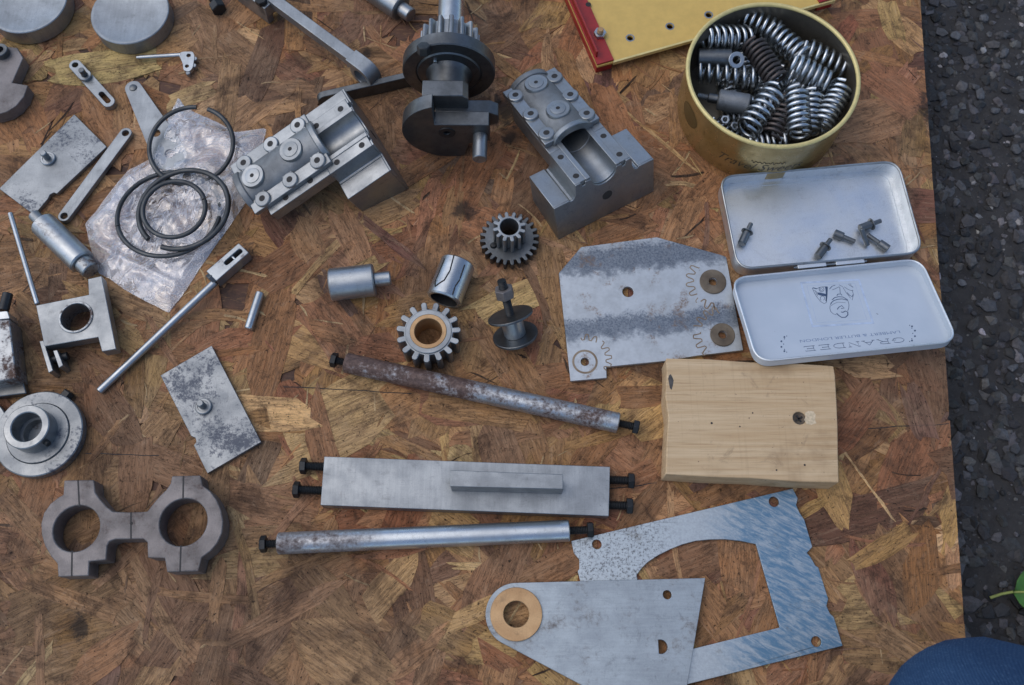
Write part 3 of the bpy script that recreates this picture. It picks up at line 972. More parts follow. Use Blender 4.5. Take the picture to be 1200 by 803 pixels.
# ------------------------------------------------------------------ plastic bag and the rings on it
bag_px = [(99, 262), (118, 238), (135, 215), (150, 198), (176, 185), (186, 160), (196, 138), (208, 113), (216, 124), (232, 133), (252, 141), (275, 154), (312, 149), (306, 175),
          (296, 200), (288, 236), (270, 262), (250, 290), (232, 316), (216, 341), (197, 366), (170, 352), (147, 340), (128, 326), (113, 318), (106, 292)]
cb = P(205, 240, 3)
bo = [P(u, v, 2) for u, v in bag_px]
NB, NR = 168, 40
V, F = [], []
def on_loop(t):
    i = int(t * len(bo)) % len(bo); f = t * len(bo) - int(t * len(bo))
    return bo[i].lerp(bo[(i + 1) % len(bo)], f)
fold_a, fold_b = P(108, 285, 2).to_2d(), P(215, 338, 2).to_2d()
fd = (fold_b - fold_a).normalized(); fn = Vector((-fd.y, fd.x))
def bag_z(x, y, s, seed):
    q = Vector((x * .022 + seed, y * .022, seed * 3))
    w = abs(noise.noise(q)) * 1.7 + abs(noise.noise(q * 2.6)) * 1.3 + abs(noise.noise(q * 6.5)) * .55 + noise.noise(q * 15) * .12
    dist = (Vector((x, y)) - fold_a).dot(fn)
    fold = 2.2 * math.exp(-(dist / 2.2) ** 2)
    return (3.4 + w * 3.6 - 1.6) * min(1, (1 - s) * 6 + .18) + fold
for lay in (0, 1):
    base = len(V)
    V.append((cb.x, cb.y, bag_z(cb.x, cb.y, 0, 1.3) if lay == 0 else .8))
    for k in range(1, NR + 1):
        s = k / NR
        for i in range(NB):
            e = on_loop(i / NB)
            wob = 1 + .012 * noise.noise(Vector((i * .35, lay, 0)))
            x, y = cb.x + (e.x - cb.x) * s * wob, cb.y + (e.y - cb.y) * s * wob
            V.append((x, y, bag_z(x, y, s, 1.3) if lay == 0 else .75 + .5 * s * abs(noise.noise(Vector((x * .05, y * .05, 4))))))
    for i in range(NB):
        j = (i + 1) % NB
        f = [base, base + 1 + i, base + 1 + j]
        F.append(f if lay == 0 else f[::-1])
        for k in range(NR - 1):
            a, b = base + 1 + k * NB, base + 1 + (k + 1) * NB
            f = [a + i, b + i, b + j, a + j]
            F.append(f if lay == 0 else f[::-1])
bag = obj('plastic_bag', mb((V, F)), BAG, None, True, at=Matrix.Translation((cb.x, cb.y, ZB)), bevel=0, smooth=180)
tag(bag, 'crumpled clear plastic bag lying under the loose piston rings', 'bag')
def ring(label, u, v, rx, ry, gap, z, tiltx=0, tilty=0, w=1.5, span=346, group=None):
    c = P(u, v, z); k = (P(u + 1, v, z) - c).length
    r = rx * k
    M = T(c.x, c.y, z) @ Matrix.Rotation(radians(tiltx), 4, 'X') @ Matrix.Rotation(radians(tilty), 4, 'Y')
    path = [(r * cos(radians(gap + (360 - span) / 2 + span * i / 90)), r * sin(radians(gap + (360 - span) / 2 + span * i / 90)), 0) for i in range(91)]
    o = obj('piston_ring', mb(sweep(path, w, 8, False, .85)), GUN, None, at=M, bevel=0, smooth=60)
    tag(o, label, 'ring', group)
ring('split piston ring sticking out above the bag, its gap at the tip', 224, 170.5, 49, 46, 79, 8, tiltx=7, span=344)
ring('widest thin piston ring on the plastic bag, lowest of the pile', 198, 250, 59, 44, 200, 6.5, tiltx=-6, tilty=2, span=359)
ring('open piston ring on the plastic bag with its gap over the fold', 215, 245, 53, 45, 238, 9.5, tiltx=-2, tilty=-3, span=338, w=1.7)
ring('smallest piston ring lying inside the wider rings on the bag', 204, 245, 36, 34, 20, 12, tiltx=3, tilty=2, span=357)

# ------------------------------------------------------------------ turned pieces
def turned(name, label, cat, A, B, prof, mats, h, parts, seg=40):
    """prof: list of (part name, material, [(r, t)...]) with t along A->B in mm"""
    a, b = P(*A, h), P(*B, h)
    M = along(a, b)
    t = thing(name, label, cat, M=Matrix.Translation((a.x, a.y, ZB)))
    for nm, mt, pr in prof:
        obj(nm, mb((lathe(pr, seg), M)), mt, t, True, bevel=0, smooth=30)
    return t
def solid(r, z0, z1, c=.6):
    return [(0, z0), (r - c, z0), (r, z0 + c), (r, z1 - c), (r - c, z1), (0, z1)]
h = 8.6
a, b = P(50, 262, h), P(97, 308, h); L = (b - a).length
turned('stepped_plunger', 'short thick steel plunger with a rusty end, between strap and bracket', 'plunger', (50, 262), (97, 308),
       [('barrel', STEEL_STAIN, solid(7.8, 0, L, .8)), ('spigot', STEEL, solid(3.6, -9, .2)), ('rusty_end', STEEL_RUST2, solid(5.6, L - .2, L + 8))], None, h, None)
h = 10.2
a, b = P(387, 334, h), P(439, 328, h); L = (b - a).length
turned('turned_plug', 'scratched steel plug with a small spigot beside the split sleeve', 'plug', (387, 334), (439, 328),
       [('barrel', STEEL_STAIN, solid(9.6, 0, L, .7)), ('spigot', STEEL_STAIN, solid(4.2, L - .2, L + 9.5))], None, h, None)
h = 7.5
a, b = P(418, -26, h), P(470, 10, h); L = (b - a).length
turned('turned_plug', 'grey turned plug with a spigot beside the crankshaft', 'plug', (418, -26), (470, 10),
       [('barrel', STEEL, solid(8.6, 0, L, .7)), ('spigot', STEEL, solid(4.9, L - .2, L + 9))], None, h, None)
h = 3.3
a, b = P(305, 343, h), P(291, 386, h); L = (b - a).length
pin = obj('dowel_pin', mb((lathe(solid(2.6, 0, L, .5), 24), along(a, b))), STEEL_BRIGHT, None, True, at=Matrix.Translation((a.x, a.y, ZB)), bevel=0)
tag(pin, 'short plain steel dowel pin beside the long rod with fork end', 'pin')

# split sleeve with zigzag cut
h = 10.4
a, b = P(537, 308, h), P(520, 352, h); L = (b - a).length; R_ = 10.4
M = along(a, b)
t = thing('split_sleeve', 'shiny steel sleeve with zigzag slits beside the bushed gear', 'sleeve', (a.x, a.y, ZB))
sl = obj('sleeve', mb((lathe([(R_ - 2.2, 0), (R_ - .9, 0), (R_, .9), (R_, L - .9), (R_ - .9, L), (R_ - 2.2, L), (R_ - 2.2, 0)], 64), M)), STEEL_BRIGHT, t, True, bevel=0)
obj('bore_wall', mb((lathe([(R_ - 2.25, L - .4), (R_ - 2.4, 1), (0, 1)], 48), M)), HOLE, t, True, bevel=0)
def slit(a0, pts):
    path = []
    for i in range(len(pts) - 1):
        for k in range(6):
            f = k / 6
            an, z = pts[i][0] + (pts[i + 1][0] - pts[i][0]) * f, pts[i][1] + (pts[i + 1][1] - pts[i][1]) * f
            path.append((R_ * 1.002 * cos(radians(a0 + an)), R_ * 1.002 * sin(radians(a0 + an)), z * L))
    return sweep(path, .42, 6)
obj('slit', mb((slit(0, [(10, .02), (4, .42), (10, .68), (34, .87), (43, .72), (40, .02)]), M)), HOLE, sl, True, bevel=0)
obj('slit', mb((slit(0, [(-34, .15), (-36, .55), (-30, .72), (-32, .98)]), M)), HOLE, sl, True, bevel=0)

# ------------------------------------------------------------------ bracket, rods and wheel at the left
h = 13.0
br = thing('bushed_bracket', 'grey bracket with a rusty bush, a fork and a long thin rod', 'bracket', P(89, 372, 0) + Vector((0, 0, ZB)))
ol = PX([(42, 358), (104, 345.5), (103, 327), (119, 323.5), (136, 409), (119.5, 412), (115, 395), (52, 406)], h)
obj('plate', mb(prism([ol, hole_in((89, 372), 19.5, h)], h - 7.5, h)), STEEL, br, True, bevel=.35)
p = P(89, 372, h); k = (P(90, 372, h) - p).length
obj('bush', mb((tubering(20 * k, 17.2 * k, 0, h + .8 - ZB, 48), T(p.x, p.y, ZB))), STEEL_RUST2, br, True, bevel=0)
obj('leg', mb(prism(PX([(104, 346), (119, 342), (122, 362), (109, 365)], h), ZB, h - 7.4)), STEEL_D, br, True)
for q, z0, z1 in (([(46, 400), (51, 399), (62, 434), (57, 437)], 6, 11), ([(62, 411), (67, 410), (74, 428), (69, 431)], 6, 11)):
    obj('fork_arm', mb(prism(PX(q, z1), ZB, z1)), STEEL, br, True, bevel=.3)
a, b = P(55, 424, 6), P(80, 417, 6)
obj('fork_pin', mb((cyl(2.4, 0, (b - a).length, 16), along(a, b))), BLACK, br, True, bevel=0)
a, b = P(12, 250, 5.5), P(44, 357, 9.5)
obj('rod', mb((lathe(solid(1.55, 0, (b - a).length, .4), 16), along(a, b))), STEEL_BRIGHT, br, True, bevel=0)

h = 4.0
rd = thing('fork_rod', 'long thin steel rod with a slotted fork block at one end', 'rod', P(182, 396, 0) + Vector((0, 0, ZB)))
a, b = P(116, 459, 2.9), P(252, 331, 6.5)
obj('shaft', mb((lathe(solid(2.2, 0, (b - a).length, .5), 20), along(a, b))), STEEL_BRIGHT, rd, True, bevel=0)
bx, tipp = P(248, 324, 9.5), P(286, 291, 9.5)
d = (tipp - bx).to_2d().normalized(); n2 = Vector((-d.y, d.x)); c2 = bx.to_2d()
def q2(x, y): 
    w = c2 + d * x + n2 * y
    return (w.x, w.y)
W2, L2 = 4.6, (tipp - bx).length
slot = fillet([q2(L2 * .42, -1.5), q2(L2 * .93, -1.5), q2(L2 * .93, 1.5), q2(L2 * .42, 1.5)], 1.4)
obj('fork_block', mb(prism([[q2(0, -W2), q2(L2, -W2), q2(L2, W2), q2(0, W2)], slot], ZB + .6, 10.2)), STEEL_STAIN, rd, True, bevel=.4)
M = frame((*q2(-2.2, 0), 6.3), (d.x, d.y, 0), (0, 0, 1))
obj('lock_nut', mb((hexhead(4.2, 0, 3), M)), STEEL_D, rd, True)
obj('cross_pin', mb((cyl(.9, -4.4, 4.4, 12), T(*q2(L2 * .67, 0), 8.2) @ frame((0, 0, 0), (n2.x, n2.y, 0)))), STEEL_BRIGHT, rd, True, bevel=0)

# block at the left edge
h = 15.0
bl = thing('rusty_block', 'rusty rectangular steel block with a bright nut on its end', 'block', P(0, 415, 0) + Vector((0, 0, ZB)))
obj('block', mb(prism(PX([(-30, 376), (11, 374), (19, 443), (-26, 452)], h), ZB, h)), STEEL_RUST2, bl, True, bevel=.7)
obj('nut', mb(prism(fillet(PX([(-14, 366), (8, 364), (11, 373), (-12, 375)], h), 1), 4, h - .5)), STEEL_BRIGHT, bl, True, bevel=.3)
p = P(2, 363, 11)
obj('screw_end', mb((cyl(3, 0, 11, 16), frame((p.x, p.y, 9), (0.05, 1, 0)))), BLACK, bl, True, bevel=0)
tag(obj('dark_bar', mb(prism(PX([(-30, 452), (27, 447), (31, 461), (-30, 468)], 6), ZB, 6)), STEEL_D, None, True, at=Matrix.Translation(P(0, 458, ZB)), bevel=.6),
    'short dark bar lying between the rusty block and the flanged hub', 'bar')

# flanged hub
c = P(45, 508, 6.5); k = (P(46, 508, 6.5) - c).length
hb = thing('flanged_hub', 'stepped flanged hub with a raised rusty bore', 'hub', (c.x, c.y, ZB))
r0 = 51.5 * k
obj('flange', mb(lathe([(16 * k, 0), (r0 - .6, 0), (r0, .6), (r0, 5.4), (r0 - .6, 6), (37 * k, 6), (36.6 * k, 5.5), (36 * k, 6.6), (35.6 * k, 7), (16 * k, 7), (16 * k, 0)], 72)), STEEL_SP, hb, bevel=0, smooth=30)
obj('hub_tube', mb((tubering(12.4, 8.2, 6.5, 17.5, 48, .5), T(-1.2, .6))), STEEL, hb, bevel=0)
obj('bore', mb((lathe([(8.25, 17), (8.25, 1), (0, .9)], 40), T(-1.2, .6))), STEEL_RUST2, hb, bevel=0)
obj('set_screw', mb((cyl(1.7, 0, 3.5, 12), T(8.0, -6.2, 13) @ frame((0, 0, 0), (.8, -.6, .1)))), BLACK, hb, bevel=0)
p = P(75, 466, 4)
obj('flange_bolt', mb((hexhead(3.6, 0, 4.5), T(p.x - c.x, p.y - c.y, 2.2) @ frame((0, 0, 0), (.55, .8, .1)))), BLACK, hb)
c = P(-28, 502, 4)
tag(obj('thin_disc', mb(lathe(solid(17, 0, 3.2, .5), 56)), STEEL_L, None, at=Matrix.Translation((c.x, c.y, ZB)), bevel=0), 'thin pale disc tucked beside the flanged hub', 'disc')

# two ring clamp
h = 13.5
cl = thing('ring_clamp', 'brown steel clamp of two joined rings with scribed centre lines', 'clamp', P(152, 618, 0) + Vector((0, 0, ZB)))
z4 = lambda L_: [(x / 4, 520 + y / 4) for x, y in L_]
out = z4([(300, 172), (440, 170), (446, 228), (470, 262), (500, 296), (528, 318), (612, 322), (690, 318), (715, 285), (748, 245), (780, 215), (800, 185), (805, 152), (940, 148),
          (948, 195), (985, 222), (1015, 262), (1036, 310), (1046, 365), (1040, 420), (1018, 468), (985, 505), (945, 535), (930, 598), (782, 602), (772, 536), (692, 534), (690, 462),
          (672, 446), (540, 448), (512, 458), (502, 480), (497, 545), (418, 552), (415, 620), (272, 624), (268, 562), (238, 528), (208, 475), (194, 425), (192, 375), (205, 325), (235, 282), (275, 250), (296, 240)])
obj('casting', mb(prism([PX(out, h), hole_in((89.5, 619.3), 27.2, h), hole_in((214.8, 612), 28, h)], ZB, h)), STEEL_BROWN, cl, True, bevel=.55)
for A, B in (((366, 172), (372, 294)), ((338, 502), (336, 622)), ((860, 150), (858, 260)), ((848, 478), (844, 600)), ((614, 322), (614, 446))):
    a, b = P(*z4([A])[0], h), P(*z4([B])[0], h)
    d = (b - a).to_2d().normalized() * .45; nn = Vector((-d.y, d.x))
    obj('scribed_line', mb(prism([(a.x + nn.x, a.y + nn.y), (b.x + nn.x, b.y + nn.y), (b.x - nn.x, b.y - nn.y), (a.x - nn.x, a.y - nn.y)], h - .2, h + .02)), SCRIBE, cl, True, bevel=0)
p = P(*z4([(616, 374)])[0], h)
obj('punch_mark', mb((cyl(.9, -.2, .05, 12), T(p.x, p.y, h))), HOLE, cl, True, bevel=0)

# ------------------------------------------------------------------ rods and bars with bolts
def bolted_rod(label, A, B, r, mat, bolts):
    h = r + ZB
    a, b = P(*A, h), P(*B, h); d = (b - a).normalized(); L = (b - a).length
    t = thing('spacer_rod', label, 'rod', (a.x, a.y, ZB))
    obj('rod', mb((lathe([(0, 0), (r - .5, 0), (r, .5), (r, L - .5), (r - .5, L), (0, L)], 44), along(a, b))), mat, t, True, bevel=0, smooth=30)
    (l0, rh0), (l1, rh1) = bolts
    add_bolt(t, a, -d, 2.3, l0, rh0, 3.2)
    add_bolt(t, b, d, 2.3, l1, rh1, 3.2)
bolted_rod('rusty round rod with black end bolts below the gears', (405, 425), (725, 496), 5.8, ROD_A, ((8.5, 4.4), (11.5, 4.2)))
bolted_rod('round rod with black end bolts, rusty at one end and bright at the other', (326, 637), (667, 622), 5.8, ROD_B, ((9.5, 4.6), (13, 4.4)))

h = 9.6
fb = thing('bolted_flat_bar', 'flat steel bar with two black bolts in each end and a key on top', 'bar', P(546, 570, 0) + Vector((0, 0, ZB)))
ol = PX([(380, 535), (715, 547), (713.5, 605), (375.5, 592)], h)
obj('bar', mb(prism(ol, 1.6, h)), STEEL_L, fb, True, bevel=.3)
for A, dirv, L in (((379, 547), -1, 13), ((376.5, 575), -1, 15.5), ((715, 562.5), 1, 13.5), ((714, 592), 1, 13)):
    a = P(*A, 5.4)
    dd = (P(715, 547, 5) - P(380, 535, 5)).normalized() * dirv
    add_bolt(fb, a - dd * .3, dd, 2.5, L, 4.6, 3.3)
hk = h + 13
obj('key', mb(prism(PX([(527.5, 551), (660, 556), (660, 573.5), (527.5, 570)], hk), h + .01, hk)), STEEL, fb, True, bevel=.35)

# ------------------------------------------------------------------ gears
h = 16.5
c = P(502, 389, h); 
g = thing('bushed_gear', 'steel gear of rounded teeth with a bronze bush', 'gear', (c.x, c.y, ZB))
obj('gear_wheel', mb(prism([gear_outline(15, 14.0, 18.3, .52, .42, .08), circ(0, 0, 10.4, 48)], 0, h - ZB)), STEEL, g, bevel=.35)
obj('hub_face', mb(tubering(13.2, 10.3, h - ZB - .1, h - ZB + .9, 48)), STEEL, g, bevel=0)
obj('bush', mb(tubering(10.4, 7.9, -.0, h - ZB + 1.1, 48)), BRONZE, g, bevel=0)
c = P(597, 279.5, 7)
g = thing('cluster_gear', 'dark double gear, a small pinion standing on a larger gear', 'gear', (c.x, c.y, ZB))
obj('large_gear', mb(prism([gear_outline(24, 14.6, 17.9, .6, .3, .1), circ(0, 0, 5.6, 40)], 0, 6.6)), STEEL_D, g, bevel=.25)
obj('pinion', mb(prism([gear_outline(12, 6.9, 9.8, .58, .36, .2), circ(0, 0, 5.5, 40)], 6.65, 21.5)), STEEL, g, bevel=.3)
obj('grease_dab', mb((lathe([(0, 0), (2.2, .1), (1.6, 1.4), (0, 1.9)], 14), T(-9.5, -5, 6.5))), BLACK, g, bevel=0)

# spool on a bolt, leaning
al = radians(35)
ax = Vector((-.36 * sin(al), .95 * sin(al), cos(al))).normalized()
c = P(604, 393, 8.4)
M = frame(c, ax, (1, 0, 0))
sp = thing('bolt_spool', 'bolt and nut through two washers and a bright spacer, leaning', 'bolt', M=Matrix.Translation((c.x, c.y, ZB)))
obj('washer', mb((tubering(13.2, 2.4, -.9, .9, 56), M)), STEEL_D, sp, True, bevel=0)
obj('spacer', mb((tubering(6.3, 2.6, .9, 12.2, 40), M)), STEEL_BRIGHT, sp, True, bevel=0)
obj('washer', mb((tubering(13.2, 2.4, 0, 1.4, 56), M @ T(0, 0, 13.2) @ Matrix.Rotation(radians(-13), 4, 'X') @ Matrix.Rotation(radians(-4), 4, 'Y'))), STEEL_D, sp, True, bevel=0)
b = obj('bolt', mb((thread(2.5, -.5, 38, .95), M)), BLACK, sp, True, bevel=0)
obj('bolt_head', mb((hexhead(4.6, -4.2, -.9), M)), BLACK, b, True)
obj('nut', mb((prism([circ(0, 0, 5.5, 6, .5), circ(0, 0, 2.4, 24)], 27, 33), M)), STEEL_BROWN, sp, True, bevel=.4)

# ------------------------------------------------------------------ engine castings: u along the bore, v across, w up
def ypr(org, yaw, pitch, roll):
    M = Matrix.Rotation(radians(yaw), 4, 'Z') @ Matrix.Rotation(radians(pitch), 4, 'Y') @ Matrix.Rotation(radians(roll), 4, 'X')
    M.translation = Vector(org)
    return M
# a prism drawn in (v, w) and pushed along u
UVW = Matrix(((0, 0, 1, 0), (1, 0, 0, 0), (0, 1, 0, 0), (0, 0, 0, 1)))
def sect(loop, u0, u1):
    V, F = prism(loop, u0, u1)
    return [tuple(UVW @ Vector(p)) for p in V], F
def casting(label, M, W, Wi, Wr, Hb, Ls, hr, Lb, wb, cap_label, Mcap, L0, L1, Wh, hc):
    t = thing('cylinder_casting', label, 'casting', M=M)
    rb = 8.6
    wi, wr = Wi / 2, Wr / 2
    # end with the mounting foot
    foot = [(-W / 2, -Hb), (W / 2, -Hb), (W / 2, 0), (wi + 2.2, 0), (wi + 1.6, -1.0), (wi, -.8), (wr + .6, 2), (wr, hr), (wr - 3.6, hr), (wr - 4.6, hr - 3.2), (wr - 6.4, hr - 3.2), (wr - 6.6, hr - .9), (rb + 1.2, hr - .9)]
    foot += [(rb * cos(radians(a)), hr - 1.0 + rb * sin(radians(a))) for a in range(0, -181, -15)]
    foot += [(-rb - 1.2, hr - .9), (-wr + 6.6, hr - .9), (-wr + 6.4, hr - 3.2), (-wr + 4.6, hr - 3.2), (-wr + 3.6, hr), (-wr, hr), (-wr - .6, 2), (-wi, -.8), (-wi - 1.6, -1.0), (-wi - 2.2, 0), (-W / 2, 0)]
    obj('foot', mb(sect(foot, 0, 1.2)), STEEL_CAST, t, bevel=.3)
    f2 = [(-W / 2, -Hb), (W / 2, -Hb), (W / 2, 0), (wi + 2.2, 0), (wi + 1.6, -1.0), (wi, -.8), (wr + .6, 2), (wr, hr), (rb, hr)]
    f2 += [(rb * cos(radians(a)), hr + rb * sin(radians(a))) for a in range(-8, -173, -12)]
    f2 += [(-rb, hr), (-wr, hr), (-wr - .6, 2), (-wi, -.8), (-wi - 1.6, -1.0), (-wi - 2.2, 0), (-W / 2, 0)]
    obj('bed', mb(sect(f2, 1.15, Ls)), STEEL_CAST, t, bevel=.35)
    # guide barrel carried on
    f3 = [(wr, wb + 6), (wr, hr), (rb, hr)] + [(rb * cos(radians(a)), hr + rb * sin(radians(a))) for a in range(-8, -173, -12)] + [(-rb, hr), (-wr, hr), (-wr, wb + 6), (-wr + 7, wb), (wr - 7, wb)]
    obj('barrel', mb(sect(f3, Ls - .05, Lb)), STEEL_CAST, t, bevel=.35)
    # rabbet along the bore and stud holes of the rails
    for s in (-1, 1):
        obj('bore_ledge', mb(sect([(s * rb, hr - 2.6), (s * (rb + 3.0), hr - 2.6), (s * (rb + 3.0), hr + .5), (s * rb, hr + .5)][::s], .6, Lb)), STEEL_CAST, t, bevel=.25)
        for u in (6.5, 24.5, 44.0, 62.0):
            if u < Lb - 4:
                obj('stud_hole', mb((cyl(1.9, 0, .06, 18, .01), T(u, s * (wr - 4.2), hr))), HOLE, t, bevel=0)
    obj('drain_hole', mb((cyl(3.4, 0, .08, 24, .01), T(-.07, -1.5, -11) @ frame((0, 0, 0), (1, 0, 0)))), HOLE, t, bevel=0)
    # ---------- cap covering the bore of the cylinder casting
    c = thing('cylinder_cap', cap_label, 'cap', M=Mcap)
    w0 = hr + .05
    fh = 3.4
    ro = 12.4
    w2 = Wh / 2
    # flanges
    fl = [(-w2, w0), (w2, w0), (w2, w0 + fh), (ro - 1, w0 + fh)]
    obj('flange', mb(sect([(ro - 4, w0), (w2, w0), (w2, w0 + fh), (ro - 4, w0 + fh)], L0, L1), sect([(-w2, w0), (-ro + 4, w0), (-ro + 4, w0 + fh), (-w2, w0 + fh)], L0, L1)), STEEL_CAST, c, bevel=.4)
    archo = [(ro * cos(radians(a)), w0 + hc * sin(radians(a))) for a in range(0, 181, 10)]
    archi = [(rb * cos(radians(a)), w0 + (hc - 4.2) * sin(radians(a))) for a in range(180, -1, -10)]
    obj('arch', mb(sect(archo + archi, L0 + 2.2, L1 - 2)), STEEL_ROUGH, c, bevel=.4)
    a2 = [((ro + 1.2) * cos(radians(a)), w0 + (hc + 1.0) * sin(radians(a))) for a in range(0, 181, 10)]
    obj('end_rim', mb(sect(a2 + archi, L0 - 1.2, L0 + 2.4)), STEEL_CAST, c, bevel=.5)
    obj('end_rim', mb(sect(a2 + archi, L1 - 3, L1 + 1.2)), STEEL_ROUGH, c, bevel=.6)
    for u in (L0 + (L1 - L0) * .30, L0 + (L1 - L0) * .80):
        b_ = obj('boss', mb((lathe([(0, 2), (6.9, 2), (7.6, hc - .2), (7.0, hc + .9), (4.9, hc + .9), (4.7, hc + 1.3), (4.3, hc + 1.4), (1.3, hc + 1.4), (1.3, hc), (0, hc)], 40), T(u, 0, w0))), STEEL_CAST, c, bevel=0)
        obj('oil_hole', mb((cyl(1.25, hc, hc + 1.44, 14, .02), T(u, 0, w0))), HOLE, b_, bevel=0)
    for s in (-1, 1):
        for f in (.12, .48, .84):
            u = L0 + (L1 - L0) * f
            l_ = obj('bolt_lug', mb((lathe([(0, 0), (5.2, 0), (5.0, fh + 1.0), (4.6, fh + 1.5), (0, fh + 1.5)], 32), T(u, s * (w2 - 5.0), w0 + .2)),
                               (box(-3.4, 3.4, -6.0, 0, 0, fh + 1.2), T(u, s * (w2 - 5.0), w0 + .2) @ (RZ(pi) if s < 0 else RZ(0)))), STEEL_CAST, c, bevel=.3)
            obj('bolt_hole', mb((cyl(1.95, fh + 1.4, fh + 1.56, 18, .02), T(u, s * (w2 - 5.0), w0 + .2))), HOLE, l_, bevel=0)
M2 = ypr((54.5, 280.8, 28.7), 118.9, 14.0, -.7)
casting('dark grey engine casting with a mounting foot, beside the gold tin', M2, 68.5, 42.8, 37.9, 28.9, 30.7, 10.2, 78, -8.5,
        'grey bearing cap with two bosses on the casting beside the gold tin', M2, 35.6, 90.3, 37.9, 8.0)
M1 = ypr((-87.8, 319.6, 27.7), 209.6, 16.5, 1.9)
casting('dark grey engine casting with a mounting foot, beside the plastic bag', M1, 67.0, 40.0, 37.9, 28.3, 31.6, 10.2, 75, -4.3,
        'grey bearing cap with two bosses set askew on the casting by the bag', M1 @ T(0, -5, 0), 26.6, 82.5, 38.6, 8.0)

# ------------------------------------------------------------------ crankshaft
wc = P(524, 148, 27.5)
dc = P(526, 86, 29.3)
ay = (dc - wc); ay.z = 0; ay.normalize()
xl = Vector((ay.y, -ay.x, 0))
M = Matrix((-xl, Vector((0, 0, 1)), ay)).transposed().to_4x4(); M.translation = Vector((wc.x, wc.y, 27.6))  # x LEFT, y up, z back
ck = thing('crankshaft', 'dark crankshaft with disc web, flywheel flange and pinion', 'crankshaft', M=Matrix.Translation((wc.x, wc.y, ZB)))
A_ = math.degrees
def mir(l): return [(-x, y) for x, y in l]
R1 = 27.0
wo_ = [(-7, sqrt(R1 ** 2 - 49)), (-7, 8), (25.5, 8), (25.8, -9), (13, -12), (9.5, -sqrt(R1 ** 2 - 90.25))]
a_s, a_e = A_(atan2(wo_[-1][1], wo_[-1][0])), A_(atan2(wo_[0][1], wo_[0][0])) - 360
web = wo_ + arc(0, 0, R1, a_s, a_e, 36)[1:-1]
obj('web', mb((prism([mir(web), circ(0, 0, 2.2, 20)], -4.5, 5), M)), STEEL_D, ck, True, bevel=.4)
obj('web_boss', mb((lathe([(2.2, -5.0), (5, -5.0), (5.2, -4.4), (2.2, -4.4), (2.2, -5.0)], 32), M)), BLACK, ck, True, bevel=0)
obj('crank_pin', mb((cyl(4.4, -21, 0, 28, .5), M @ T(-20, -3.5, 0))), STEEL, ck, True, bevel=0)
obj('counterweight', mb((prism(mir([(-14, 4), (-14, 19.5), (10, 19.5), (13, 16), (13, 4)]), 8, 19), M)), STEEL_D, ck, True, bevel=.5)
obj('arm', mb((prism(mir([(-7, -8), (24, -8), (31, -4), (31, 4), (26, 7.2), (-7, 7.2)]), 5.1, 14), M)), STEEL_D, ck, True, bevel=.6)
zd = (dc - wc).to_2d().length
obj('journal', mb((lathe([(0, 4), (7, 4), (7, 16), (11.5, 18), (12.5, zd - 3), (15, zd + 1), (0, zd + 1)], 44), M)), STEEL_D, ck, True, bevel=0)
R2 = 28.6
fl = obj('flywheel_flange', mb((lathe([(0, zd), (19, zd), (20, zd + .8), (20.5, zd + .2), (R2 - .7, zd), (R2, zd + .7), (R2, zd + 8.3), (R2 - .7, zd + 9), (0, zd + 9)], 72), M @ T(0, 1.4, 0))), STEEL_D, ck, True, bevel=0, smooth=30)
p_ = M @ T(13.2, 1.4 + 25.6, zd - 1)
obj('clamp_bolt', mb((hexhead(4.2, -3.4, 2), p_ @ Matrix.Rotation(radians(-70), 4, 'X'))), GUN, ck, True)
obj('dowel', mb((cyl(1.2, -1.5, 2, 12), M @ T(7.5, 1.4 + 13, zd))), STEEL_BRIGHT, ck, True, bevel=0)
obj('pinion', mb((prism([gear_outline(16, 14.3, 18.6, .46, .34, .1)], zd + 8.9, zd + 30), M @ T(0, 1.4, 0))), STEEL, ck, True, bevel=.3)
obj('shaft', mb((lathe(solid(8.2, zd + 29, zd + 150, .6), 40), M @ T(0, 1.4, 0))), STEEL_BRIGHT, ck, True, bevel=0)

# dark flat bar between casting and crank, set on edge
a, b = P(371, 114, 9), P(481, 89, 9)
d = (b - a).to_2d().normalized(); n2 = Vector((-d.y, d.x))
L = (b - a).length
Mb = Matrix((Vector((d.x, d.y, 0)), Vector((0, 0, 1)), Vector((d.y, -d.x, 0)))).transposed().to_4x4(); Mb.translation = Vector((a.x, a.y, ZB))
ol = arc(5, 5, 5, 90, 270, 12) + [(L, 0), (L, 10)]
tag(obj('edge_bar', mb(prism(ol, -2.2, 2.2)), STEEL_D, None, at=Mb, bevel=.4), 'dark flat bar standing on edge between a casting and the crankshaft', 'bar')

# connecting rod
hT = 19.0
cr = thing('connecting_rod', 'steel connecting rod with a rounded eye and a bolted fork', 'connecting rod', P(410, 66, 0) + Vector((0, 0, ZB)))
a, b = P(318, -4, hT), P(413, 66, hT)
d = (b - a).to_2d().normalized(); L = (b - a).length
Mr = Matrix((Vector((d.x, d.y, 0)), Vector((-d.y, d.x, 0)), Vector((0, 0, 1)))).transposed().to_4x4(); Mr.translation = Vector((a.x, a.y, 0))
obj('bar', mb((box(0, L, -3.7, 3.7, hT - 7.5, hT), Mr)), STEEL_L, cr, True, bevel=.4)
re = 9.2
eye = [(L - 1.5, hT + .6), (L + 8, hT + .6)] + arc(L + 10, hT + .6 - re, re, 78, -200, 26) + [(L - 1.5, hT - 8)]
XZ = Matrix(((1, 0, 0, 0), (0, 0, 1, 0), (0, 1, 0, 0), (0, 0, 0, 1)))
def xz(loops, y0, y1):
    V, F = prism(loops, y0, y1)
    return [tuple(XZ @ Vector(p)) for p in V], [f[::-1] for f in F]
obj('eye', mb((xz([eye, circ(L + 10, hT + .6 - re, 5.6, 32)], -5, 5), Mr)), STEEL_L, cr, True, bevel=.4)
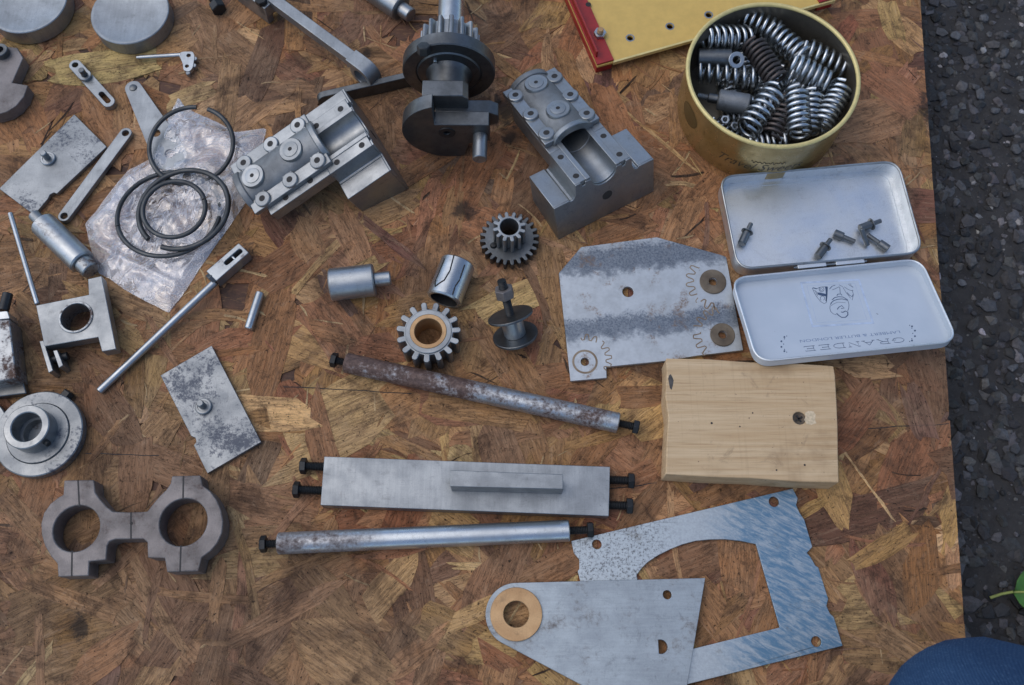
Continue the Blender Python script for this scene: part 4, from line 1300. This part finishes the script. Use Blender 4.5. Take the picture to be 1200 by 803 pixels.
fk = obj('fork', mb((box(-34, 1, -9, -4, ZB, hT - 2), Mr), (box(-34, 1, 4, 9, ZB, hT - 2), Mr), (box(-6, 2, -9, 9, 8, hT - 2), Mr)), STEEL_L, cr, True, bevel=.5)
for y in (-6.5, 6.5):
    obj('fork_bolt', mb((hexhead(4, 0, 3.5), Mr @ T(-3, y, hT - 2.1))), BLACK, fk, True)
t = thing('black_bolt', 'short black bolt lying above the connecting rod', 'bolt', P(250, 2, 0) + Vector((0, 0, ZB)))
a = P(246, -8, 5.4); b = P(254, 6, 5.4)
Mk = along(a, b)
obj('shank', mb((thread(3.0, -16, (b - a).length), Mk)), BLACK, t, True, bevel=0)
obj('head', mb((hexhead(5.2, (b - a).length - 1, (b - a).length + 5), Mk)), BLACK, t, True)

# ------------------------------------------------------------------ yellow panel with red angle strips
hY = 9.0
yp = thing('painted_panel', 'ochre yellow painted panel with red angle strips and drilled holes', 'panel', P(760, 60, 0) + Vector((0, 0, ZB)))
A, B = P(700, 78, hY).to_2d(), P(809, 47.5, hY).to_2d()
ex = (B - A).normalized(); ey = Vector((-ex.y, ex.x)); Wp = (P(979, 0.5, hY).to_2d() - A).dot(ex)
def yq(x, y):
    q = A + ex * x + ey * y
    return (q.x, q.y)
Dp = 125.0
holes = [hole_in(q, r, hY) for q, r in (((738.5, 44.5), 3.6), ((785, 31), 3.8), ((830.5, 17.5), 3.8))]
obj('panel', mb(prism([[yq(0, 0), yq(Wp, 0), yq(Wp, Dp), yq(0, Dp)]] + holes, hY - 1.8, hY)), YELLOW, yp, True, bevel=.25)
for q in ((738.5, 44.5), (785, 31), (830.5, 17.5)):
    p = P(*q, hY)
    obj('bare_ring', mb((tubering(3.0, 2.1, 0, .05, 28, .01), T(p.x, p.y, hY))), STEEL_L, yp, True, bevel=0)
obj('edge_trim', mb(prism([yq(11, -.5), yq(Wp, -.5), yq(Wp, .9), yq(11, .9)], hY - 2.6, hY + .12)), CREAM, yp, True, bevel=.1)
for x0, x1 in ((0, 11.5), (Wp - 11.5, Wp)):
    s_ = obj('angle_strip', mb(prism([[yq(x0, .6), yq(x1, .6), yq(x1, Dp), yq(x0, Dp)]], hY + .15, hY + 1.5)), RED, yp, True, bevel=.2)
    obj('upright', mb(prism([yq(x0 + 1.0 if x0 == 0 else x1 - 2, 6), yq(x0 + 2.2 if x0 == 0 else x1 - .8, 6), yq(x0 + 2.2 if x0 == 0 else x1 - .8, Dp), yq(x0 + 1.0 if x0 == 0 else x1 - 2, Dp)], hY + 1.4, hY + 7)), RED, s_, True, bevel=.2)
for x0 in (0, Wp - 11):
    obj('under_rail', mb(prism([yq(x0, 1), yq(x0 + 11, 1), yq(x0 + 11, Dp), yq(x0, Dp)], ZB, hY - 1.85)), RED, yp, True, bevel=.3)
p = P(703, 40.5, hY + 1.5)
nt = obj('nut', mb((hexhead(4.2, 0, 2.8), T(p.x, p.y, hY + 1.45))), STEEL_BRIGHT, yp, True)
obj('screw_tip', mb((thread(2.1, 2.6, 5.4), T(p.x, p.y, hY + 1.45))), BRONZE, nt, True, bevel=0)
p = P(689.5, 5.3, hY + 1.5)
obj('screw_hole', mb((cyl(1.9, 0, .06, 20, .01), T(p.x, p.y, hY + 1.5))), HOLE, yp, True, bevel=0)

# ------------------------------------------------------------------ gold tin of springs
hC = 41.0
cc = P(906, 85.5, hC); RC = 51.6
can = thing('sweet_tin', 'round gold sweet tin without lid, filled with coil springs', 'tin', (cc.x, cc.y, ZB))
HC_ = hC - ZB
obj('wall', mb(lathe([(0, 0), (RC - 1.6, 0), (RC - .5, .8), (RC - .5, 2), (RC, 3), (RC, HC_ - 2.5), (RC - .4, HC_ - 2)], 96)), GOLD, can, bevel=0, smooth=30)
obj('inside', mb(lathe([(0, 1.0), (RC - 1.2, 1.0), (RC - 1.0, HC_ - 1)], 96)), TIN_DARK, can, bevel=0, smooth=30)
obj('rim', mb(sweep([((RC - .3) * cos(2 * pi * i / 96), (RC - .3) * sin(2 * pi * i / 96), HC_ - .6) for i in range(96)], 1.35, 10, True)), CREAM, can, bevel=0)
def font_mesh(txt, size, shear=0.0, offset=0.0, align='CENTER'):
    cu = bpy.data.curves.new('lettering', 'FONT')
    cu.body = txt; cu.size = size; cu.shear = shear; cu.align_x = align; cu.offset = offset; cu.resolution_u = 3
    ob = bpy.data.objects.new('lettering', cu)
    me = bpy.data.meshes.new_from_object(ob)
    V = [tuple(v.co) for v in me.vertices]; F = [list(p.vertices) for p in me.polygons]
    bpy.data.objects.remove(ob); bpy.data.curves.remove(cu); bpy.data.meshes.remove(me)
    return V, F
def wrap(vf, a0, z0, r):
    V, F = vf
    return [(r * cos(a0 + x / r), r * sin(a0 + x / r), z0 + y) for x, y, z in V], F
aT = radians(-99)
obj('lettering', mb(wrap(font_mesh('Travel Sweets', 9.5, .42, -.06), aT, 13.0, RC + .1)), BADGE, can, bevel=0, smooth=0)
sq = [((i / 60 - .5) * 21, 21.5 + 1.2 * sin(i * .9) * (.6 + .4 * sin(i * .37)), 0) for i in range(61)]
sv, sf = sweep([((RC + .05) * cos(aT + .10 + x / RC), (RC + .05) * sin(aT + .10 + x / RC), z) for x, z, _ in sq], .22, 5)
obj('small_script', mb((sv, sf)), BADGE, can, bevel=0)
bd = [(k * 3.1 * cos(2 * pi * i / 28), k * 2.5 * sin(2 * pi * i / 28), 0) for k in (3, 2, 1) for i in range(28)]
obj('dark_badge', mb(wrap((bd + [(0, 0, 0)], [[i + 56, (i + 1) % 28 + 56, 84] for i in range(28)] + [[k * 28 + i, k * 28 + (i + 1) % 28, k * 28 + 28 + (i + 1) % 28, k * 28 + 28 + i] for k in (0, 1) for i in range(28)]), radians(-160), 22, RC + .12)), BADGE_B, can, bevel=0)

def spring_vf(L, r, w, turns, taper=0.0):
    n = int(turns * 18)
    path = []
    for i in range(n + 1):
        t = i / n
        a = 2 * pi * turns * t
        zz_ = t + .035 * sin(2 * pi * t) * 0
        e = min(1, t * turns / 1.2, (1 - t) * turns / 1.2)
        path.append((r * cos(a), r * sin(a), L * zz_))
    # sweep with a frame that follows the coil
    V, F = [], []
    seg = 8
    for i, p in enumerate(path):
        a = 2 * pi * turns * i / n
        rad = Vector((cos(a), sin(a), 0)); ta = Vector((-r * sin(a) * 2 * pi * turns, r * cos(a) * 2 * pi * turns, L)).normalized()
        bi = ta.cross(rad).normalized()
        for k in range(seg):
            an = 2 * pi * k / seg
            V.append(tuple(Vector(p) + rad * w * cos(an) + bi * w * sin(an)))
    for i in range(n):
        for k in range(seg):
            m = (k + 1) % seg
            F.append([i * seg + k, (i + 1) * seg + k, (i + 1) * seg + m, i * seg + m])
    F.append(list(range(seg))[::-1]); F.append([n * seg + k for k in range(seg)])
    return V, F
zc = lambda x, y: (790 + x / 3.822, y / 3.822)
BRIGHT_L = 'bright steel coil spring heaped in the gold sweet tin'
def spring(A, B, h0, h1, r=6.6, w=1.25, turns=7, mat=None, label=BRIGHT_L, group='springs heaped in the gold tin', vf=None):
    a, b = P(*zc(*A), h0), P(*zc(*B), h1)
    M = along(a, b)
    o = obj('coil_spring', mb(spring_vf((b - a).length, r, w, turns)), mat or SPRING, None, at=M, bevel=0, smooth=60)
    tag(o, label, 'spring', group)
for A, B, h0, h1, r, turns in (
        ((300, 62), (470, 150), 27, 26, 6.6, 6.5), ((440, 140), (585, 262), 27, 30, 6.6, 6.5), ((575, 215), (765, 310), 29, 25, 6.6, 6.5),
        ((530, 285), (690, 375), 33, 30, 6.6, 6.5), ((138, 168), (330, 172), 33, 23, 7.2, 6.5), ((110, 318), (365, 350), 22, 23, 6.6, 6.5),
        ((455, 405), (320, 590), 30, 27, 7.0, 7), ((545, 405), (560, 610), 31, 28, 6.6, 8), ((620, 420), (600, 590), 26, 23, 6.6, 7),
        ((755, 385), (655, 570), 29, 25, 6.6, 8), ((520, 345), (640, 420), 22, 21, 6.4, 6)):
    lb = {(138, 168): 'tight silver coil spring with open end towards the washer in the tin', (110, 318): 'open coil spring between the dark tappet and the grey plug',
          (455, 405): 'thick bright coil spring lying beside the grey plug in the tin'}.get(A)
    spring(A, B, h0, h1, r, 1.25, turns, None, lb or BRIGHT_L, None if lb else 'springs heaped in the gold tin')
spring((350, 195), (465, 365), 32, 32, 6.3, 1.2, 9.5, SPRING_D, 'brown rusty close coiled spring in the gold sweet tin', None)
spring((505, 455), (425, 625), 24, 22, 6.4, 1.2, 8, SPRING_D, 'dark coil spring wedged against the front wall of the gold tin', None)
r2 = random.Random(5)
for i in range(16):
    an, rr = r2.uniform(0, 6.28), 37 * sqrt(r2.random())
    x, y = cc.x + rr * cos(an), cc.y + rr * sin(an)
    aa = r2.uniform(0, 3.14); hh = 8.5 if i < 10 else 17.5
    dv = Vector((cos(aa), sin(aa), r2.uniform(-.12, .12))) * 12
    for s in (1,):
        q0, q1 = Vector((x, y, hh)) - dv, Vector((x, y, hh)) + dv
        lim = RC - 9
        sh = Vector((0, 0, 0))
        for q in (q0, q1):
            v2 = Vector((q.x - cc.x, q.y - cc.y)); 
            if v2.length > lim:
                f = v2 * (1 - lim / v2.length); sh -= Vector((f.x, f.y, 0))
        q0 += sh; q1 += sh
        o = obj('coil_spring', mb(spring_vf((q1 - q0).length, 6.5, 1.25, 7)), SPRING, None, at=along(q0, q1), bevel=0, smooth=60)
        tag(o, BRIGHT_L, 'spring', 'springs heaped in the gold tin')
a, b = P(*zc(105, 258), 28), P(*zc(255, 262), 29)
t = thing('tappet', 'dark round tappet lying among the springs in the tin', 'tappet', M=along(a, b))
L = (b - a).length
obj('barrel', mb(lathe(solid(5.6, 0, L, .5), 32)), STEEL_D, t, bevel=0)
p = P(*zc(278, 270), 36)
tag(obj('flat_washer', mb(tubering(4.9, 2.4, 0, 1.3, 32)), STEEL_BRIGHT, None, at=frame(p, (.05, -.5, .85)), bevel=0), 'bright flat washer on top of the springs in the tin', 'washer')
a, b = P(*zc(195, 445), 25), P(*zc(335, 470), 26)
t = thing('plunger_plug', 'grey cylindrical plug with a thin stem among the springs', 'plug', M=along(a, b))
L = (b - a).length
obj('barrel', mb(lathe(solid(6.4, 0, L, .8), 36)), STEEL_ROUGH, t, bevel=0)
obj('stem', mb(lathe(solid(3.0, -6, .2, .4), 24)), STEEL_D, t, bevel=0)
obj('tip', mb(thread(2.0, -12.5, -5.8)), STEEL, t, bevel=0)
for i, (q, hq) in enumerate((((225, 540), 22), ((265, 568), 20))):
    p = P(*zc(*q), hq)
    tag(obj('small_nut', mb(prism([circ(0, 0, 2.8, 6), circ(0, 0, 1.4, 16)], 0, 2.4)), STEEL_BRIGHT, None, at=frame(p, (.2 * i, -.3, .9)), bevel=.2), 'tiny bright nut by the front wall inside the gold tin', 'nut', 'tiny nuts in the tin')

# ------------------------------------------------------------------ cigarette tin: tray and lid
hT_ = 11.5
q = [P(845, 206, hT_), P(1053, 189, hT_), P(1081, 296, hT_), P(862, 317, hT_)]
tcx = sum((p for p in q), Vector()) / 4
ux = ((q[1] - q[0]) + (q[2] - q[3])).to_2d().normalized()
Mt = Matrix((Vector((ux.x, ux.y, 0)), Vector((-ux.y, ux.x, 0)), Vector((0, 0, 1)))).transposed().to_4x4(); Mt.translation = Vector((tcx.x, tcx.y, ZB))
TW = ((q[1] - q[0]).length + (q[2] - q[3]).length) / 2
TD = ((q[0] - q[3]).length + (q[1] - q[2]).length) / 2
tin = thing('cigarette_tin', 'open hinged pale tin with printed lid, small pins in its tray', 'tin', M=Mt)
def rrect(w, d, r):
    return fillet([(-w / 2, -d / 2), (w / 2, -d / 2), (w / 2, d / 2), (-w / 2, d / 2)], r, 8)
HT = hT_ - ZB
tray = obj('tray', mb(prism(rrect(TW - .6, TD - .6, 10), 0, .8), prism([rrect(TW, TD, 10), rrect(TW - 1.2, TD - 1.2, 9.5)], 0, HT)), TIN_IN, tin, bevel=.3)
obj('tray_rim', mb(sweep([(x, y, HT) for x, y in rrect(TW - .6, TD - .6, 9.8)], .75, 8, True)), TIN_RIM, tray, bevel=0)
obj('floor_bead', mb(sweep([(x, y, .8) for x, y in rrect(TW - 7, TD - 7, 7)], .45, 6, True)), TIN_IN, tray, bevel=0)
# lid: opened flat, its front edge carried by the wood block
A0, B0 = P(972.5, 314, hT_ - 1), P(1000.5, 413, 25.0)
yv = (A0 - B0)
xv = Vector((P(1085, 302, hT_) - P(860, 325, hT_)))
xv2 = Vector((P(1120, 400, 24) - P(881, 425, 24)))
xv = (xv + xv2).normalized()
yv2 = (yv - xv * yv.dot(xv)); LD = yv2.length; yv2.normalize()
zv = xv.cross(yv2).normalized()
shear_x = yv.dot(xv)
mid = (A0 + B0) / 2
Ml = Matrix((xv, yv2, zv)).transposed().to_4x4(); Ml.translation = mid
LW = 114.0
HL = 5.5
# plane of the lid's inside, HL below its rim
def lid_xy(u, v, dz=-HL + .75):
    d = ray(u, v); o = mid + zv * dz
    t_ = (o - EYE).dot(zv) / d.dot(zv)
    p_ = EYE + d * t_ - mid
    return (p_.dot(xv), p_.dot(yv2))
def on_lid(vf): return (vf, Ml)
lid = obj('lid', mb(on_lid(prism(rrect(LW - .6, LD - .6, 10), -HL, -HL + .7)), on_lid(prism([rrect(LW, LD, 10), rrect(LW - 1.2, LD - 1.2, 9.5)], -HL, 0))), LID, tin, True, bevel=.3)
obj('lid_rim', mb(on_lid(sweep([(x, y, 0) for x, y in rrect(LW - .6, LD - .6, 9.8)], .7, 8, True))), TIN_IN, lid, True, bevel=0)
zL = -HL + .74
def ribbon(pts, w, z=zL, closed=False):
    """flat printed stroke"""
    V, F = [], []
    n = len(pts)
    for i in range(n):
        a = Vector(pts[i - 1] if (i > 0 or closed) else pts[0]); b = Vector(pts[(i + 1) % n] if (i < n - 1 or closed) else pts[-1])
        t_ = (b - a)
        t_ = t_.normalized() if t_.length > 1e-6 else Vector((1, 0))
        nn = Vector((-t_.y, t_.x)) * w / 2
        V += [(pts[i][0] + nn.x, pts[i][1] + nn.y, z), (pts[i][0] - nn.x, pts[i][1] - nn.y, z)]
    for i in range(n if closed else n - 1):
        j = (i + 1) % n
        F.append([2 * i, 2 * i + 1, 2 * j + 1, 2 * j])
    return V, F
def poly(pts, z=zL):
    return [(x, y, z) for x, y in pts], [list(range(len(pts)))]
# lettering, upside down as the lid lies: serif capitals drawn as strokes on a 1 x 1 body
LET = {
 'G': [[(.95, .78), (.8, .95), (.5, 1), (.2, .9), (.05, .6), (.05, .4), (.2, .1), (.5, 0), (.8, .06), (.93, .2), (.93, .42)], [(.7, .42), (1.05, .42)]],
 'R': [[(.15, 0), (.15, 1), (.6, 1), (.82, .88), (.82, .64), (.6, .52), (.15, .52)], [(.55, .52), (.95, 0)], [(0, 0), (.32, 0)], [(0, 1), (.3, 1)], [(.85, 0), (1.05, 0)]],
 'A': [[(.08, 0), (.5, 1), (.92, 0)], [(.24, .36), (.76, .36)], [(-.04, 0), (.22, 0)], [(.78, 0), (1.06, 0)]],
 'N': [[(.14, 0), (.14, 1), (.88, 0), (.88, 1)], [(0, 0), (.28, 0)], [(0, 1), (.2, 1)], [(.74, 1), (1.02, 1)]],
 'D': [[(.14, 0), (.14, 1), (.55, 1), (.85, .85), (.97, .5), (.85, .15), (.55, 0), (.14, 0)], [(0, 0), (.2, 0)], [(0, 1), (.2, 1)]],
 'E': [[(.14, 0), (.14, 1), (.86, 1), (.86, .84)], [(.14, .52), (.66, .52)], [(.66, .62), (.66, .42)], [(.14, 0), (.9, 0), (.9, .18)], [(0, 0), (.2, 0)], [(0, 1), (.2, 1)]]}
pR, pL = Vector(lid_xy(1060, 398)), Vector(lid_xy(938, 409.5))
bx_ = (pL - pR); adv = bx_.length / 7.0; bx_.normalize(); by_ = Vector((-bx_.y, bx_.x))
if by_.y > 0: by_ = -by_
hgt = 3.1
items_ = []
for i, chh in enumerate('GRANDEE'):
    o2 = pR + bx_ * adv * i
    for stq in LET[chh]:
        pts = [tuple(o2 + bx_ * (x * adv * .80) + by_ * ((y - .5) * hgt)) for x, y in stq]
        items_.append(on_lid(ribbon(pts, .34)))
obj('lettering', mb(*items_), INK, lid, True, bevel=0, smooth=0)
V, F = font_mesh('LAMBERT & BUTLER LONDON', 2.6, 0, 0)
wt = max(v[0] for v in V) - min(v[0] for v in V)
pR2, pL2 = Vector(lid_xy(1054, 387.5)), Vector(lid_xy(937, 398.5))
d2 = pL2 - pR2; sc_ = d2.length / wt; d2.normalize(); u2 = Vector((-d2.y, d2.x))
if u2.y > 0: u2 = -u2
mm_ = (pR2 + pL2) / 2
obj('lettering', mb(on_lid(([(mm_.x + d2.x * x * sc_ + u2.x * y, mm_.y + d2.y * x * sc_ + u2.y * y, zL) for x, y, z in V], F))), INK_F, lid, True, bevel=0, smooth=0)
# crest: shield and crested helmet (as it stands, upside down), in a faint square border
zk = lambda L_: [lid_xy(940 + x / 13.386, 325 + y / 13.386) for x, y in L_]
def ring_px(cx, cy, r, a0=0, a1=360, n=14): return [(cx + r * cos(radians(a0 + (a1 - a0) * i / n)), cy + r * sin(radians(a0 + (a1 - a0) * i / n))) for i in range(n + 1)]
W1, W2 = .30, .5
crest = [ribbon(zk([(160, 170), (190, 240), (230, 310), (290, 380), (345, 415), (380, 395), (392, 300), (398, 150)]), W1),
         ribbon(zk([(165, 165), (230, 180)]), .7), ribbon(zk([(230, 180), (270, 160), (330, 150), (395, 148)]), W1),
         poly(zk([(358, 150), (402, 148), (398, 250), (386, 378), (366, 372), (372, 300), (300, 290), (242, 270), (238, 240), (280, 240), (372, 262), (366, 190)])),
         ribbon(zk(ring_px(305, 190, 38)), W1), ribbon(zk(ring_px(300, 195, 18)), .25), ribbon(zk(ring_px(318, 330, 34, 120, 420)), W1), ribbon(zk([(190, 200), (250, 250)]), W1), ribbon(zk([(210, 215), (225, 260), (250, 300)]), .25),
         ribbon(zk([(445, 430), (462, 395), (500, 365), (560, 345), (630, 340), (690, 355), (720, 368)]), W2), ribbon(zk([(470, 355), (510, 320), (570, 305), (640, 310), (715, 355)]), W2),
         ribbon(zk([(545, 290), (560, 265), (610, 262), (625, 285)]), W2), ribbon(zk([(440, 440), (435, 490), (450, 540), (490, 575), (540, 590)]), W1), ribbon(zk([(720, 370), (735, 430), (732, 480), (715, 530)]), W1),
         ribbon(zk([(550, 505), (575, 470), (620, 445), (660, 485), (610, 490)]), W2), ribbon(zk([(540, 565), (575, 600), (620, 630), (680, 628), (718, 590), (715, 545), (680, 530), (640, 550), (610, 545)]), .6),
         ribbon(zk([(640, 150), (580, 120)]), W1), ribbon(zk([(430, 185), (470, 140), (520, 125)]), .4), ribbon(zk([(470, 200), (520, 180), (580, 150)]), W1), ribbon(zk([(590, 150), (598, 255)]), W1),
         ribbon(zk([(660, 150), (720, 190), (770, 210), (800, 205)]), W1), ribbon(zk([(705, 240), (740, 280), (785, 305), (800, 270)]), .45), ribbon(zk([(720, 110), (770, 105), (740, 130), (780, 140)]), W1),
         ribbon(zk([(785, 200), (805, 270), (785, 360)]), .25), ribbon(zk([(640, 160), (690, 240), (760, 330)]), .25), ribbon(zk([(450, 450), (490, 420), (560, 390), (680, 400)]), .22), ribbon(zk([(760, 130), (800, 160)]), .4)]
obj('crest', mb(*[on_lid(c_) for c_ in crest]), INK, lid, True, bevel=0, smooth=0)
z8 = lambda L_: [lid_xy(870 + x / 4.8, 320 + y / 4.8) for x, y in L_]
obj('border_print', mb(on_lid(ribbon(z8([(330, 55), (395, 300), (735, 280), (655, 38)]), 1.8, zL - .01, True)), on_lid(ribbon(z8([(362, 72), (420, 280), (700, 262), (632, 58)]), .3, zL - .01, True))), INK_B, lid, True, bevel=0, smooth=0)
wr_ = []
for base_, flip in (((940, 340), 1), ((250, 400), -1)):
    for i in range(9):
        a = radians(-80 + 160 * i / 8)
        x, y = base_[0] + flip * (38 * cos(a) - 5) * (1 if i % 2 else .55), base_[1] + 46 * sin(a)
        wr_.append(on_lid(poly(z8(ring_px(x, y, 3 + 2.5 * (i % 2), 0, 315, 7)))))
obj('scroll_print', mb(*wr_), INK, lid, True, bevel=0, smooth=0)
for x0, x1 in ((-20, -3), (3, 20)):
    obj('hinge_tab', mb((box(x0, x1, -TD / 2 - 2.6, -TD / 2 + .4, HT - 1.6, HT - .2), Matrix.Translation(Vector((0, 0, 0))))), TIN_IN, tin, bevel=.2)
obj('hinge_pin', mb((cyl(.8, -22, 22, 12, .1), T(0, -TD / 2 - 1.1, HT - 1.9) @ frame((0, 0, 0), (1, 0, 0)))), TIN_RIM, tin, bevel=0)

FL = ZB + .85
PINM = steel('small pin steel', G(.22), G(.15), .36, dirt=.3)
def pinlet(A, J, B, disc, label, z=2.5, rb=2.5, rs=1.4):
    a, j, b = P(*A, FL + z), P(*J, FL + z), P(*B, FL + z - .2)
    M = along(a, j); L = (j - a).length; L2 = (b - a).length
    if rb:
        t = thing('small_pin', label, 'pin', M=Matrix.Translation((a.x, a.y, FL)), group=None)
        obj('body', mb((lathe(solid(rb, 0, L, .35), 24), M)), PINM, t, True, bevel=0)
        obj('stem', mb((lathe(solid(rs, L - .1, L2, .25), 18), M)), PINM, t, True, bevel=0)
        if disc: obj('collar', mb((lathe(solid(3.7, L - .3, L + .5, .2), 32), M)), PINM, t, True, bevel=0)
pinlet((869, 286), (875.5, 272), (881, 262.5), True, 'collared steel pin lying alone in a corner of the tin tray', 3.8)
pinlet((958, 301), (967, 289), (974, 281), True, 'collared steel pin in the tin tray next to the hinge', 3.8)
pinlet((977.5, 273), (988, 277.5), (1002, 283), False, 'plain stepped steel pin with thick head, between collared pins in the tray', 2.4)
pinlet((1007.5, 268), (1021, 263), (1031.5, 258), True, 'collared steel pin lying across the crossed pins in the tray', 4.6)
pinlet((1041, 292), (1030, 284.5), (1016, 276), False, 'stepped steel pin with its stem under the crossed pins in the tray', 2.4)
a, b = P(1009.5, 268, FL + 7.8), P(1016.5, 288, FL + 1.6)
tag(obj('small_pin', mb((lathe(solid(1.5, 0, (b - a).length, .3), 18), along(a, b))), PINM, None, True, at=Matrix.Translation((a.x, a.y, FL)), bevel=0), 'thin plain pin leaning over the crossed pins in the tray', 'pin')

# ------------------------------------------------------------------ wood block
hW = 18.0
rw = random.Random(3)
wb_ = thing('wood_block', 'offcut of planed pale pine with a sunk screw', 'wood block', P(880, 495, 0) + Vector((0, 0, ZB)))
cs = [(781, 420), (830, 421), (880, 424), (930, 426), (977, 428.5), (978, 440), (980, 470), (981.5, 500), (982, 530), (983, 566), (930, 563.5), (880, 560.5), (830, 558), (779.5, 555.5), (781, 520), (783, 490), (780, 465), (781.5, 440)]
wq = PX(cs, hW)
wq = [(x + rw.uniform(-.35, .35), y + rw.uniform(-.35, .35)) for x, y in wq]
scr = P(937, 490, hW)
obj('block', mb(prism([wq, circ(scr.x, scr.y, 3.6, 28)], ZB, hW)), PINE, wb_, True, bevel=.5)
sw = obj('screw', mb((lathe([(0, -2.0), (1.2, -1.9), (3.2, -1.2), (3.45, -1.0), (3.5, -4), (0, -4)][::-1], 28), T(scr.x, scr.y, hW))), BRONZE_D, wb_, True, bevel=0)
for a in (.5, .5 + pi / 2):
    obj('cross_slot', mb((box(-2.2, 2.2, -.45, .45, -1.75, -1.3), T(scr.x, scr.y, hW) @ RZ(a))), HOLE, sw, True, bevel=0)
TORN = plain('torn pale grain', lin(204, 184, 150), .7, 0, .2, 700, .4)
SMUDGE = plain('oily smudge', lin(70, 66, 62), .6, 0, .4, 500, .2)
def decal(pts, h): return [(x, y, h) for x, y in PX(pts, h)], [list(range(len(pts)))]
obj('torn_grain', mb((decal([(943, 484), (947, 481.5), (953, 482), (956, 486), (955, 492), (957, 496), (951, 498), (945, 497), (942.5, 492), (944, 488)], hW + .06))), TORN, wb_, True, bevel=0, smooth=0)
obj('black_smudge', mb(decal([(784, 440), (786, 438.5), (788, 442), (789.5, 446), (788.5, 452), (787, 457), (785, 455), (784, 449), (783, 444)], hW + .05)), SMUDGE, wb_, True, bevel=0, smooth=0)
for q_ in ((834, 496, 1.3), (867, 500, .9), (882, 484, .9), (910, 551, 1.0), (943, 545, 1.2)):
    p = P(q_[0], q_[1], hW)
    obj('nail_hole', mb((cyl(q_[2] * .5, 0, .05, 10, .01), T(p.x, p.y, hW))), HOLE, wb_, True, bevel=0)

# ------------------------------------------------------------------ plates on the right
h = 3.4
pc = P(757, 350, h)
pl = thing('end_plate', 'ground steel end plate with blued bands and rusty gear marks', 'plate', (pc.x, pc.y, ZB))
ol = PX([(655, 320), (681, 289.5), (769.5, 278), (844, 298.5), (851, 301), (871, 410.5), (817, 417), (780.6, 423), (710.5, 430), (711, 443), (668.6, 446.7)], h)
obj('plate', mb(prism([ol, hole_in((736, 342), 6.6, h), hole_in((835.4, 330.5), 5, h), hole_in((846.6, 392.7), 5, h), hole_in((685.5, 424), 5, h)], ZB, h)), PLATE_C, pl, True, bevel=.2)
def px_r(u, v, r, h): return r * (P(u + 1, v, h) - P(u, v, h)).length
for u, v, r in ((835.4, 330.5, 15.5), (846.6, 392.7, 14.5)):
    p = P(u, v, h)
    obj('bush', mb((tubering(px_r(u, v, r, h), px_r(u, v, 4.9, h), 0, .9, 40), T(p.x, p.y, h - .02))), BRONZE_D, pl, True, bevel=0)
RUSTMARK = steel('rust mark', lin(150, 134, 112), lin(118, 98, 76), .6, metal=.4)
def gear_mark(u, v, n, r0, r1, a0, a1, w):
    p = P(u, v, h); k = px_r(u, v, 1, h)
    m_ = MB(); pts = []
    N = int(abs(a1 - a0) / 360 * n * 10)
    gap = 0
    for i in range(N + 1):
        a = radians(a0 + (a1 - a0) * i / N)
        s = max(-1, min(1, 1.6 * sin(n * a)))
        r = (r0 + r1) / 2 + (r1 - r0) / 2 * s + rw.uniform(-.35, .35)
        if gap > 0:
            gap -= 1; continue
        pts.append((p.x + r * k * cos(a), p.y + r * k * sin(a)))
        if rw.random() < .025 and len(pts) > 2:
            m_.add(ribbon(pts, w * rw.uniform(.6, 1.3), h + .03)); pts = []; gap = rw.randint(1, 4)
    if len(pts) > 2: m_.add(ribbon(pts, w, h + .03))
    return m_.v, m_.f
for gmk in ((840, 331, 18, 27, 36, 135, 262, .8), (848, 392, 18, 27, 36, 95, 228, .7), (686, 421, 18, 24, 31, -30, 100, .7)):
    obj('rust_mark', mb(gear_mark(*gmk)), RUSTMARK, pl, True, bevel=0, smooth=0)
p = P(685.5, 424, h)
obj('rust_ring', mb((tubering(px_r(685, 424, 15, h), px_r(685, 424, 12.5, h), 0, .05, 36, .01), T(p.x, p.y, h - .01))), RUSTMARK, pl, True, bevel=0)

h = 2.6
fc = P(830, 690, h)
fr = thing('side_frame', 'bluish steel frame plate with an arched window cutout', 'plate', (fc.x, fc.y, ZB))
outl = [(669.5, 634), (929, 572.5), (935, 584), (933, 592), (937, 601), (942.5, 609), (952, 641), (945.5, 648), (950, 653), (955.6, 663), (959, 665), (970.6, 702), (968.5, 710), (972.5, 719), (977, 723), (987.5, 757),
        (805.6, 802), (720, 823), (700, 760), (680, 681), (677, 669), (679, 667), (679, 656), (672.5, 648)]
win = [(746, 674), (752, 666), (759, 659), (771, 651), (785, 644), (800, 638), (815, 634), (832, 632.3), (849, 632), (868, 634), (886, 637.6), (914, 735.5), (811, 760.6), (765, 772)]
obj('plate', mb(prism([PX(outl, h), PX(win, h), hole_in((699.5, 638), 5.6, h), hole_in((907, 588), 6, h), hole_in((956.7, 752), 6, h)], ZB, h)), BLUEPLATE, fr, True, bevel=.2)

z0, h = 2.7, 5.9
cp = P(605, 720, h)
sd_ = thing('bearing_plate', 'blue grey tapering plate with a bronze ring, lying on the frame plate', 'plate', (cp.x, cp.y, z0))
edge = PX([(826.5, 677.4), (805.6, 802), (800, 838), (742, 836), (680, 802)], h)
rr = px_r(605, 720, 36, h)
rp = arc(cp.x, cp.y, rr, 92, 239, 26)
moon = []
mp_ = P(774.5, 758, h); mk = px_r(774, 758, 8, h)
moon = arc(mp_.x, mp_.y, mk, -110, 110, 16)
obj('plate', mb(prism([rp + edge[::-1], hole_in((605, 720), 15.5, h), hole_in((782, 697), 5.2, h), moon], z0, h)), SHEET, sd_, True, bevel=.2)
obj('ring', mb((tubering(px_r(605, 720, 30.5, h), px_r(605, 720, 15, h), 0, 1.6, 56), T(cp.x, cp.y, h - .02))), BRONZE, sd_, True, bevel=0)
